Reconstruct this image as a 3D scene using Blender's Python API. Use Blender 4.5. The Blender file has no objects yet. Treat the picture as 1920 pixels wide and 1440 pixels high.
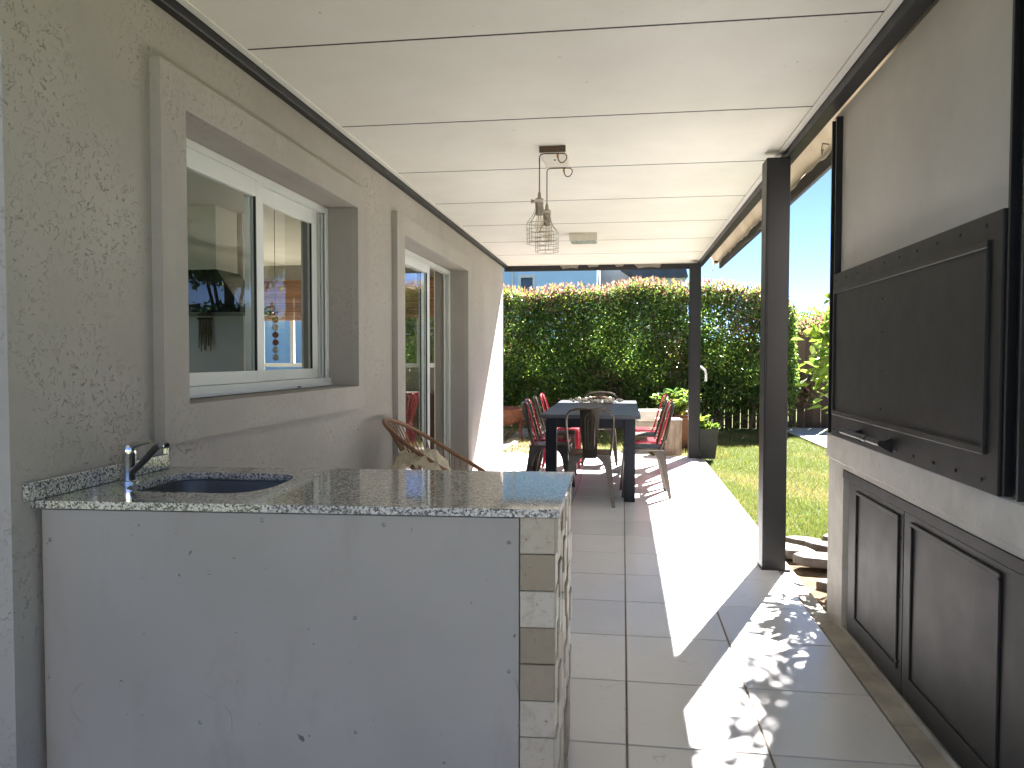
import bpy, bmesh, math, random
import numpy as np
from mathutils import Vector, Matrix
random.seed(7); RNG = np.random.default_rng(7)
S = bpy.context.scene
C = bpy.context.collection
R = math.radians
# ------------------------------------------------------------------ camera
CAM_H = 1.30
cd = bpy.data.cameras.new('camera'); cam = bpy.data.objects.new('camera', cd); C.objects.link(cam)
cd.sensor_fit = 'HORIZONTAL'; cd.sensor_width = 36.0; cd.lens = 36.0 * 1440 / 1920
cd.clip_start = 0.05; cd.clip_end = 1200
cam.matrix_world = (Matrix.Translation((0, 0, CAM_H)) @ Matrix.Rotation(0.143, 4, 'Z') @
                    Matrix.Rotation(math.pi / 2 - 0.0343, 4, 'X') @ Matrix.Rotation(0.0008, 4, 'Z'))
S.camera = cam
# ------------------------------------------------------------------ light
SUN = Vector((0.379, 1.002, 1.0)).normalized()          # towards the sun
w = bpy.data.worlds.new('World'); S.world = w; w.use_nodes = True
wn = w.node_tree.nodes; wl = w.node_tree.links; wn.clear()
sky = wn.new('ShaderNodeTexSky'); sky.sky_type = 'NISHITA'; sky.sun_disc = False
sky.sun_elevation = math.asin(SUN.z); sky.sun_rotation = math.atan2(SUN.x, SUN.y)
sky.air_density = 0.27; sky.dust_density = 0.0; sky.ozone_density = 2.0; sky.altitude = 800
bg = wn.new('ShaderNodeBackground'); bg.inputs[1].default_value = 0.05
wo = wn.new('ShaderNodeOutputWorld'); wl.new(sky.outputs[0], bg.inputs[0]); wl.new(bg.outputs[0], wo.inputs[0])
sd = bpy.data.lights.new('sun', 'SUN'); sd.energy = 5.0; sd.angle = R(0.5); sd.color = (1.0, 0.96, 0.91)
so = bpy.data.objects.new('sun', sd); C.objects.link(so); so.location = (5, 12, 12)
so.rotation_euler = (-SUN).to_track_quat('-Z', 'Y').to_euler()
S.view_settings.view_transform = 'Standard'; S.view_settings.look = 'None'
S.view_settings.exposure = 3.17; S.view_settings.gamma = 1.0; S.view_settings.use_curve_mapping = False
S.render.engine = 'CYCLES'
S.cycles.max_bounces = 10; S.cycles.diffuse_bounces = 6; S.cycles.transparent_max_bounces = 24

# ------------------------------------------------------------------ materials
MT = {}
def nt(name):
    m = bpy.data.materials.new(name); m.use_nodes = True; MT[name] = m
    n = m.node_tree.nodes; n.clear()
    return m, n, m.node_tree.links
def mixc(n, l, fac, a, b):
    x = n.new('ShaderNodeMix'); x.data_type = 'RGBA'
    if hasattr(fac, 'links'): l.new(fac, x.inputs[0])
    else: x.inputs[0].default_value = fac
    for s, v in ((6, a), (7, b)):
        if hasattr(v, 'links'): l.new(v, x.inputs[s])
        else: x.inputs[s].default_value = (*v, 1)
    return x.outputs[2]
def ramp(n, l, src, stops, interp='LINEAR'):
    r = n.new('ShaderNodeValToRGB'); r.color_ramp.interpolation = interp
    e = r.color_ramp.elements
    while len(e) < len(stops): e.new(0.5)
    for k, (p, c) in enumerate(stops):
        e[k].position = p; e[k].color = (c, c, c, 1) if isinstance(c, (int, float)) else (*c, 1)
    l.new(src, r.inputs[0]); return r.outputs[0]
def noise(n, l, scale, detail=4, rough=0.5, dist=0, vec=None, out=0):
    t = n.new('ShaderNodeTexNoise'); t.inputs['Scale'].default_value = scale
    t.inputs['Detail'].default_value = detail; t.inputs['Roughness'].default_value = rough
    t.inputs['Distortion'].default_value = dist
    if vec is not None: l.new(vec, t.inputs['Vector'])
    return t.outputs[out]
def pos(n, l, scale=(1, 1, 1)):
    g = n.new('ShaderNodeNewGeometry')
    if scale == (1, 1, 1): return g.outputs['Position']
    m = n.new('ShaderNodeMapping'); m.inputs['Scale'].default_value = scale
    l.new(g.outputs['Position'], m.inputs[0]); return m.outputs[0]
def math_(n, l, op, a, b=None):
    x = n.new('ShaderNodeMath'); x.operation = op
    for k, v in enumerate((a, b)):
        if v is None: continue
        if hasattr(v, 'links'): l.new(v, x.inputs[k])
        else: x.inputs[k].default_value = v
    return x.outputs[0]
def bump(n, l, h, strength, dist=0.01, normal=None):
    b = n.new('ShaderNodeBump'); b.inputs['Strength'].default_value = strength; b.inputs['Distance'].default_value = dist
    l.new(h, b.inputs['Height'])
    if normal is not None: l.new(normal, b.inputs['Normal'])
    return b.outputs[0]
def finish(n, l, col, rough=0.5, metal=0.0, normal=None, spec=0.5, coat=0.0):
    p = n.new('ShaderNodeBsdfPrincipled'); o = n.new('ShaderNodeOutputMaterial')
    for k, v in (('Base Color', col), ('Roughness', rough), ('Metallic', metal), ('Specular IOR Level', spec), ('Coat Weight', coat)):
        if hasattr(v, 'links'): l.new(v, p.inputs[k])
        else: p.inputs[k].default_value = (*v, 1) if isinstance(v, tuple) else v
    if normal is not None: l.new(normal, p.inputs['Normal'])
    l.new(p.outputs[0], o.inputs[0]); return p
def dark(c, f): return tuple(x * f for x in c)
def simple(name, col, rough=0.5, metal=0.0, var=0.25, vs=6, bmp=0.0, bs=80, spec=0.5, coat=0.0, rnd=0.0, stretch=(1, 1, 1), rvar=0.15):
    m, n, l = nt(name); P = pos(n, l, stretch)
    f = noise(n, l, vs, 5, 0.6, vec=P)
    c = mixc(n, l, ramp(n, l, f, [(0.3, 0.0), (0.7, 1.0)]), dark(col, 1 - var), dark(col, 1 + var * 0.6))
    if rnd:
        oi = n.new('ShaderNodeObjectInfo')
        hsv = n.new('ShaderNodeHueSaturation'); l.new(c, hsv.inputs['Color'])
        l.new(math_(n, l, 'ADD', math_(n, l, 'MULTIPLY', oi.outputs['Random'], rnd), 1 - rnd / 2), hsv.inputs['Value']); c = hsv.outputs[0]
    nm = bump(n, l, noise(n, l, bs, 4, 0.6, vec=P), bmp, 0.01) if bmp else None
    rr = math_(n, l, 'ADD', math_(n, l, 'MULTIPLY', noise(n, l, vs * 2.3, 4, vec=P), rvar), max(rough - rvar / 2, 0.02))
    finish(n, l, c, rr, metal, nm, spec, coat); return m

def stucco(name, col, worm=1.0, fine=0.25):
    m, n, l = nt(name); P = pos(n, l)
    big = noise(n, l, 1.3, 5, 0.6, vec=P); mid = noise(n, l, 9, 4, 0.6, vec=P)
    c = mixc(n, l, ramp(n, l, big, [(0.3, 0.0), (0.72, 1.0)]), dark(col, 0.84), dark(col, 1.08))
    c = mixc(n, l, math_(n, l, 'MULTIPLY', mid, 0.22), c, dark(col, 0.72))
    # short curly gouges: pieces of noise contour lines
    wv = noise(n, l, 36, 2, 0.5, 1.1, vec=P)
    line = ramp(n, l, math_(n, l, 'ABSOLUTE', math_(n, l, 'SUBTRACT', wv, 0.5)), [(0.0, 1.0), (0.030, 0.0)])
    msk = ramp(n, l, noise(n, l, 48, 2, 0.6, vec=P), [(0.49, 0.0), (0.57, 1.0)])
    msk2 = ramp(n, l, noise(n, l, 2.6, 2, 0.5, vec=P), [(0.42, 0.12), (0.66, 1.0)])
    g = math_(n, l, 'MULTIPLY', math_(n, l, 'MULTIPLY', line, msk), msk2)
    g = math_(n, l, 'MULTIPLY', g, worm)
    c = mixc(n, l, math_(n, l, 'MULTIPLY', g, 0.5), c, dark(col, 0.30))
    fn = noise(n, l, 170, 4, 0.65, vec=P)
    hgt = math_(n, l, 'SUBTRACT', math_(n, l, 'MULTIPLY', fn, fine), g)
    finish(n, l, c, 0.88, 0, bump(n, l, hgt, 0.8, 0.005), 0.25); return m
stucco('stucco', (0.395, 0.365, 0.335))
stucco('stucco_trim', (0.415, 0.385, 0.355), 0.9, 0.4)
stucco('plaster_grey', (0.52, 0.475, 0.44), 0.0, 0.3)
def plaster_white():
    m, n, l = nt('bbq_paint'); P = pos(n, l)
    c = mixc(n, l, ramp(n, l, noise(n, l, 4, 6, 0.65, vec=P), [(0.35, 0.0), (0.7, 1.0)]), (0.40, 0.37, 0.33), (0.56, 0.53, 0.48))
    chips = ramp(n, l, noise(n, l, 38, 5, 0.7, vec=P), [(0.64, 0.0), (0.68, 1.0)])
    chips = math_(n, l, 'MULTIPLY', chips, ramp(n, l, noise(n, l, 5, 2, vec=P), [(0.5, 0.0), (0.62, 1.0)]))
    c = mixc(n, l, chips, c, (0.17, 0.13, 0.10))
    h = math_(n, l, 'SUBTRACT', noise(n, l, 120, 4, vec=P), chips)
    finish(n, l, c, 0.75, 0, bump(n, l, h, 0.35, 0.004), 0.3)
plaster_white()
def granite():
    m, n, l = nt('granite'); P = pos(n, l)
    v = n.new('ShaderNodeTexVoronoi'); v.inputs['Scale'].default_value = 200; l.new(P, v.inputs['Vector'])
    sep = n.new('ShaderNodeSeparateColor'); l.new(v.outputs['Color'], sep.inputs[0])
    c = ramp(n, l, sep.outputs[0], [(0.0, (0.022, 0.022, 0.024)), (0.19, (0.12, 0.12, 0.12)), (0.32, (0.32, 0.31, 0.30)), (0.55, (0.54, 0.52, 0.485)), (0.82, (0.66, 0.635, 0.59))], 'CONSTANT')
    c2 = ramp(n, l, noise(n, l, 320, 3, vec=P), [(0.35, (0.05, 0.05, 0.06)), (0.6, (0.55, 0.54, 0.52))])
    finish(n, l, mixc(n, l, 0.25, c, c2), 0.07, 0, None, 0.55, 0.3)
granite()
def floor_tile():
    m, n, l = nt('floor_tile'); P = pos(n, l)
    oi = n.new('ShaderNodeObjectInfo')
    off = n.new('ShaderNodeVectorMath'); off.operation = 'ADD'
    cmb = n.new('ShaderNodeCombineXYZ'); l.new(math_(n, l, 'MULTIPLY', oi.outputs['Random'], 40), cmb.inputs[0]); l.new(math_(n, l, 'MULTIPLY', oi.outputs['Random'], 23), cmb.inputs[2])
    l.new(P, off.inputs[0]); l.new(cmb.outputs[0], off.inputs[1]); V = off.outputs[0]
    c = mixc(n, l, noise(n, l, 2.5, 2, 0.5, vec=V), (0.715, 0.70, 0.715), (0.775, 0.76, 0.775))
    vn = math_(n, l, 'ABSOLUTE', math_(n, l, 'SUBTRACT', noise(n, l, 5, 2, 0.5, 0.9, vec=V), 0.5))
    vein = math_(n, l, 'MULTIPLY', ramp(n, l, vn, [(0.0, 1.0), (0.008, 0.0)]), ramp(n, l, noise(n, l, 7, 1, vec=V), [(0.56, 0.0), (0.7, 0.45)]))
    c = mixc(n, l, vein, c, (0.42, 0.37, 0.33))
    hs = n.new('ShaderNodeHueSaturation'); l.new(c, hs.inputs['Color']); l.new(math_(n, l, 'ADD', math_(n, l, 'MULTIPLY', oi.outputs['Random'], 0.13), 0.93), hs.inputs['Value'])
    dirt = ramp(n, l, noise(n, l, 46, 2, 0.5, vec=P), [(0.735, 0.0), (0.76, 0.5)])
    c = mixc(n, l, dirt, hs.outputs[0], (0.25, 0.21, 0.18))
    rr = 0.26
    finish(n, l, c, rr, 0, None, 0.5)
floor_tile()
def stone_tile(nm, stops):
    m, n, l = nt(nm); P = pos(n, l); oi = n.new('ShaderNodeObjectInfo')
    base = ramp(n, l, oi.outputs['Random'], stops)
    f = noise(n, l, 28, 6, 0.7, 0.8, vec=P)
    c = mixc(n, l, ramp(n, l, f, [(0.50, 0.0), (0.80, 0.7)]), base, (0.24, 0.17, 0.11))
    pit = ramp(n, l, noise(n, l, 75, 3, 0.6, 1.0, vec=P), [(0.67, 0.0), (0.71, 1.0)])
    c = mixc(n, l, pit, c, (0.16, 0.12, 0.09))
    finish(n, l, c, 0.6, 0, bump(n, l, math_(n, l, 'SUBTRACT', f, pit), 0.4, 0.004), 0.35)
stone_tile('travertine', [(0.0, (0.46, 0.405, 0.335)), (0.5, (0.41, 0.355, 0.285)), (1.0, (0.48, 0.425, 0.36))])
stone_tile('travertine_tan', [(0.0, (0.25, 0.205, 0.15)), (0.5, (0.30, 0.245, 0.17)), (1.0, (0.27, 0.22, 0.165))])
def steel_black(name, col, rough, wear):
    m, n, l = nt(name); P = pos(n, l)
    c = mixc(n, l, ramp(n, l, noise(n, l, 5, 6, 0.65, vec=P), [(0.3, 0.0), (0.7, 1.0)]), dark(col, 0.9), dark(col, 1.12))
    st = noise(n, l, 9, 4, 0.6, vec=pos(n, l, (3.5, 3.5, 0.16)))
    c = mixc(n, l, math_(n, l, 'MULTIPLY', ramp(n, l, st, [(0.50, 0.0), (0.75, 1.0)]), 0.3), c, dark(col, 1.6))
    sp = ramp(n, l, noise(n, l, 60, 4, 0.7, vec=P), [(0.70, 0.0), (0.76, wear)])
    c = mixc(n, l, sp, c, (0.16, 0.12, 0.10))
    rr = ramp(n, l, noise(n, l, 10, 5, vec=P), [(0.3, rough - 0.02), (0.7, rough + 0.04)])
    finish(n, l, c, rr, 0.0, bump(n, l, noise(n, l, 45, 4, vec=P), 0.08, 0.004), 0.32)
steel_black('steel_paint', (0.011, 0.011, 0.0125), 0.42, 0.5)
steel_black('bbq_steel', (0.013, 0.012, 0.012), 0.5, 0.6)
def panel_white():
    m, n, l = nt('panel_white'); P = pos(n, l)
    c = mixc(n, l, ramp(n, l, noise(n, l, 2.2, 5, 0.6, vec=P), [(0.3, 0.0), (0.7, 1.0)]), (0.70, 0.67, 0.615), (0.77, 0.745, 0.695))
    sp = ramp(n, l, noise(n, l, 26, 2, 0.5, vec=P), [(0.775, 0.0), (0.80, 0.7)])
    c = mixc(n, l, sp, c, (0.2, 0.17, 0.13))
    finish(n, l, c, 0.5, 0, bump(n, l, noise(n, l, 3.0, 2, vec=P), 0.10, 0.02), 0.35)
panel_white()
def counter_board():
    m, n, l = nt('counter_board'); P = pos(n, l)
    c = mixc(n, l, ramp(n, l, noise(n, l, 2.0, 5, 0.6, vec=P), [(0.3, 0.0), (0.7, 1.0)]), (0.275, 0.258, 0.242), (0.322, 0.303, 0.286))
    a = ramp(n, l, noise(n, l, 24, 2, 0.5, 0.5, vec=pos(n, l, (1, 1, 0.8))), [(0.752, 0.0), (0.772, 0.9)])
    b = ramp(n, l, noise(n, l, 55, 2, 0.5, vec=P), [(0.76, 0.0), (0.78, 0.7)])
    sc = math_(n, l, 'ABSOLUTE', math_(n, l, 'SUBTRACT', noise(n, l, 2.4, 1, 0.3, 0.4, vec=pos(n, l, (1.0, 1, 1.7))), 0.5))
    sc = math_(n, l, 'MULTIPLY', ramp(n, l, sc, [(0.0, 0.5), (0.004, 0.0)]), ramp(n, l, noise(n, l, 6, 2, vec=P), [(0.60, 0.0), (0.68, 1.0)]))
    c = mixc(n, l, math_(n, l, 'MAXIMUM', math_(n, l, 'MAXIMUM', a, b), sc), c, (0.07, 0.065, 0.06))
    stn = math_(n, l, 'MULTIPLY', ramp(n, l, noise(n, l, 3.5, 5, 0.65, 0.4, vec=pos(n, l, (1.6, 1, 0.7))), [(0.56, 0.0), (0.74, 0.4)]), 1.0)
    c = mixc(n, l, stn, c, (0.21, 0.185, 0.155))
    rr = ramp(n, l, noise(n, l, 4, 4, vec=P), [(0.3, 0.38), (0.7, 0.6)])
    hb = math_(n, l, 'ADD', noise(n, l, 2.2, 3, vec=P), math_(n, l, 'MULTIPLY', noise(n, l, 160, 2, vec=P), 0.03))
    finish(n, l, c, rr, 0, bump(n, l, hb, 0.12, 0.02), 0.4)
counter_board()
def leaf(name, col, trans=0.4, rough=0.38, tcol=None):
    m, n, l = nt(name)
    g = n.new('ShaderNodeNewGeometry'); rp = g.outputs['Random Per Island']
    hs = n.new('ShaderNodeHueSaturation'); hs.inputs['Color'].default_value = (*col, 1)
    l.new(math_(n, l, 'ADD', math_(n, l, 'MULTIPLY', rp, 0.9), 0.55), hs.inputs['Value'])
    l.new(math_(n, l, 'ADD', math_(n, l, 'MULTIPLY', rp, 0.05), 0.475), hs.inputs['Hue'])
    p = n.new('ShaderNodeBsdfPrincipled'); l.new(hs.outputs[0], p.inputs['Base Color']); p.inputs['Roughness'].default_value = rough
    p.inputs['Specular IOR Level'].default_value = 0.5
    t = n.new('ShaderNodeBsdfTranslucent'); h2 = n.new('ShaderNodeHueSaturation'); h2.inputs['Color'].default_value = (*(tcol or dark(col, 1.6)), 1)
    l.new(math_(n, l, 'ADD', math_(n, l, 'MULTIPLY', rp, 0.7), 0.65), h2.inputs['Value']); l.new(h2.outputs[0], t.inputs[0])
    mx = n.new('ShaderNodeMixShader'); mx.inputs[0].default_value = trans
    o = n.new('ShaderNodeOutputMaterial'); l.new(p.outputs[0], mx.inputs[1]); l.new(t.outputs[0], mx.inputs[2]); l.new(mx.outputs[0], o.inputs[0])
leaf('leaf_dark', (0.045, 0.085, 0.028), 0.45, 0.26, (0.13, 0.26, 0.06))
leaf('leaf_mid', (0.070, 0.12, 0.034), 0.5, 0.26, (0.24, 0.40, 0.08))
leaf('leaf_lime', (0.12, 0.17, 0.03), 0.5, 0.35, (0.42, 0.52, 0.07))
leaf('leaf_bronze', (0.15, 0.095, 0.060), 0.40, 0.4, (0.30, 0.17, 0.09))
leaf('leaf_pink', (0.26, 0.16, 0.12), 0.45, 0.45, (0.45, 0.26, 0.19))
leaf('leaf_citrus', (0.085, 0.15, 0.022), 0.40, 0.33, (0.23, 0.36, 0.04))
leaf('leaf_citrus_dark', (0.05, 0.11, 0.02), 0.4, 0.33, (0.18, 0.32, 0.04))
leaf('leaf_lettuce', (0.11, 0.20, 0.04), 0.40, 0.5, (0.26, 0.40, 0.07))
leaf('blade_green', (0.095, 0.122, 0.028), 0.3, 0.5, (0.20, 0.25, 0.045))
leaf('blade_straw', (0.27, 0.23, 0.085), 0.3, 0.6, (0.40, 0.34, 0.12))
leaf('leaf_dry', (0.25, 0.15, 0.075), 0.2, 0.7)
def glass(name, tint=(0.93, 0.96, 0.95), ior=1.5):
    m, n, l = nt(name); g_ = n.new('ShaderNodeNewGeometry'); dp = n.new('ShaderNodeVectorMath'); dp.operation = 'DOT_PRODUCT'
    l.new(g_.outputs['Incoming'], dp.inputs[0]); l.new(g_.outputs['Normal'], dp.inputs[1])
    f0 = ((ior - 1) / (ior + 1)) ** 2
    sch = math_(n, l, 'POWER', math_(n, l, 'SUBTRACT', 1.0, math_(n, l, 'ABSOLUTE', dp.outputs['Value'])), 5.0)
    sch = math_(n, l, 'ADD', math_(n, l, 'MULTIPLY', sch, 1 - f0), f0)
    t = n.new('ShaderNodeBsdfTransparent'); t.inputs[0].default_value = (*tint, 1)
    g = n.new('ShaderNodeBsdfGlossy'); g.inputs['Roughness'].default_value = 0.0
    mx = n.new('ShaderNodeMixShader'); o = n.new('ShaderNodeOutputMaterial')
    l.new(sch, mx.inputs[0]); l.new(t.outputs[0], mx.inputs[1]); l.new(g.outputs[0], mx.inputs[2]); l.new(mx.outputs[0], o.inputs[0])
glass('glass', ior=1.5); glass('bulb_glass', (0.95, 0.93, 0.88))
def lawn():
    m, n, l = nt('lawn'); P = pos(n, l)
    c = mixc(n, l, ramp(n, l, noise(n, l, 0.9, 5, 0.6, vec=P), [(0.35, 0.0), (0.65, 1.0)]), (0.07, 0.095, 0.022), (0.12, 0.125, 0.042))
    c = mixc(n, l, ramp(n, l, noise(n, l, 3.2, 4, 0.6, vec=P), [(0.52, 0.0), (0.7, 0.7)]), c, (0.22, 0.18, 0.08))
    c = mixc(n, l, math_(n, l, 'MULTIPLY', noise(n, l, 60, 4, 0.7, vec=P), 0.7), c, (0.04, 0.06, 0.012))
    finish(n, l, c, 0.9, 0, bump(n, l, noise(n, l, 90, 4, vec=P), 0.6, 0.02), 0.15)
lawn()
simple('soil', (0.16, 0.115, 0.075), 0.95, 0, 0.5, 14, 0.8, 60, 0.1)
simple('mulch', (0.28, 0.22, 0.15), 0.95, 0, 0.6, 18, 0.9, 70, 0.1)
simple('grout', (0.22, 0.18, 0.14), 0.9, 0, 0.3, 9, 0.3)
simple('concrete', (0.42, 0.39, 0.34), 0.85, 0, 0.3, 5, 0.4, 90, 0.25)
simple('concrete_pale', (0.62, 0.60, 0.55), 0.8, 0, 0.15, 4, 0.3, 90, 0.25)
simple('slate', (0.15, 0.13, 0.115), 0.75, 0, 0.45, 7, 0.6, 35, 0.3, rnd=0.5)
simple('aluminium_white', (0.72, 0.73, 0.72), 0.32, 0, 0.05, 3, 0, 80, 0.5)
simple('rubber', (0.015, 0.015, 0.016), 0.6)
simple('interior_white', (0.80, 0.765, 0.70), 0.8, 0, 0.06, 2)
simple('interior_floor', (0.58, 0.51, 0.43), 0.4, 0, 0.2, 3)
simple('wood_dark', (0.085, 0.045, 0.026), 0.5, 0, 0.35, 5, 0.15, 40)
simple('hood_black', (0.012, 0.012, 0.013), 0.25)
simple('bamboo', (0.34, 0.16, 0.065), 0.6, 0, 0.45, 30, 0.3, 60, rnd=0.6, stretch=(0.2, 1, 3))
simple('twine', (0.22, 0.15, 0.10), 0.9, 0, 0.4, 60)
simple('bead_white', (0.72, 0.66, 0.56), 0.6, 0, 0.15, 30)
simple('bead_red', (0.30, 0.07, 0.04), 0.5)
simple('grey_shade', (0.25, 0.22, 0.20), 0.7, 0, 0.1, 6)
simple('gunmetal', (0.105, 0.09, 0.076), 0.34, 0.85, 0.25, 9, 0.05, 60, rvar=0.2)
simple('red_enamel', (0.38, 0.022, 0.045), 0.26, 0.25, 0.2, 9, 0, 60, coat=0.4)
simple('seat_wood', (0.24, 0.095, 0.045), 0.45, 0, 0.3, 12)
simple('table_paint', (0.006, 0.008, 0.015), 0.36, 0, 0.2, 6, 0.05, 50, spec=0.25)
simple('lace', (0.34, 0.33, 0.33), 0.9, 0, 0.6, 60, 0.5, 120)
simple('rattan', (0.24, 0.115, 0.055), 0.5, 0, 0.35, 30, 0.2, 90)
simple('black_cord', (0.02, 0.02, 0.02), 0.5)
simple('fleece', (0.86, 0.79, 0.64), 0.95, 0, 0.25, 16, 0.6, 45, 0.1)
simple('chrome', (0.72, 0.72, 0.73), 0.10, 1.0, 0.05, 6)
simple('spout_grey', (0.055, 0.055, 0.058), 0.35, 0.3, 0.1, 8)
simple('stainless', (0.20, 0.195, 0.19), 0.38, 0.75, 0.15, 12, rvar=0.1, stretch=(1, 6, 1))
simple('screw', (0.30, 0.29, 0.28), 0.4, 0.9)
simple('rust', (0.135, 0.050, 0.028), 0.8, 0.1, 0.4, 12, 0.4, 60)
simple('terracotta', (0.24, 0.10, 0.065), 0.75, 0, 0.3, 7, 0.2)
simple('weathered_box', (0.34, 0.27, 0.20), 0.85, 0, 0.45, 8, 0.5, 30, 0.2, stretch=(3, 3, 0.6))
simple('pot_black', (0.035, 0.036, 0.040), 0.5, 0, 0.35, 7)
simple('bark', (0.12, 0.085, 0.06), 0.9, 0, 0.4, 20, 0.7, 40, stretch=(3, 3, 0.7))
simple('fence_wood', (0.085, 0.052, 0.036), 0.8, 0, 0.4, 9, 0.4, 40, rnd=0.6, stretch=(4, 4, 0.4))
simple('pvc', (0.75, 0.74, 0.70), 0.4)
simple('house_blue', (0.52, 0.75, 0.98), 0.8, 0, 0.05, 1.5)
simple('house_pale', (0.70, 0.71, 0.72), 0.8, 0, 0.05, 1.5)
simple('slate_roof', (0.07, 0.085, 0.12), 0.6, 0, 0.3, 3)
simple('window_dark', (0.05, 0.07, 0.09), 0.08)
simple('lamp_metal', (0.36, 0.31, 0.25), 0.5, 0.6, 0.2, 30)
simple('lamp_white', (0.62, 0.58, 0.51), 0.5, 0, 0.1, 10)
simple('frosted', (0.42, 0.46, 0.43), 0.25, 0, 0.5, 60, 0.4, 120)
simple('tape', (0.40, 0.36, 0.31), 0.5, 0, 0.35, 30, 0.4, 50)
simple('brass', (0.45, 0.30, 0.12), 0.4, 0.9)
simple('sheer', (0.72, 0.73, 0.68), 0.9, 0, 0.06, 3)
simple('table_top', (0.050, 0.057, 0.072), 0.34, 0, 0.15, 6, 0.05, 50, spec=0.4)
def fabric():
    m, n, l = nt('awning'); P = pos(n, l)
    c = mixc(n, l, ramp(n, l, noise(n, l, 3, 5, 0.6, vec=P), [(0.3, 0.0), (0.7, 1.0)]), (0.60, 0.545, 0.46), (0.74, 0.70, 0.62))
    d = n.new('ShaderNodeBsdfDiffuse'); t = n.new('ShaderNodeBsdfTranslucent'); l.new(c, d.inputs[0]); l.new(c, t.inputs[0])
    mx = n.new('ShaderNodeMixShader'); mx.inputs[0].default_value = 0.45
    o = n.new('ShaderNodeOutputMaterial'); l.new(d.outputs[0], mx.inputs[1]); l.new(t.outputs[0], mx.inputs[2]); l.new(mx.outputs[0], o.inputs[0])
fabric()

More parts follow.
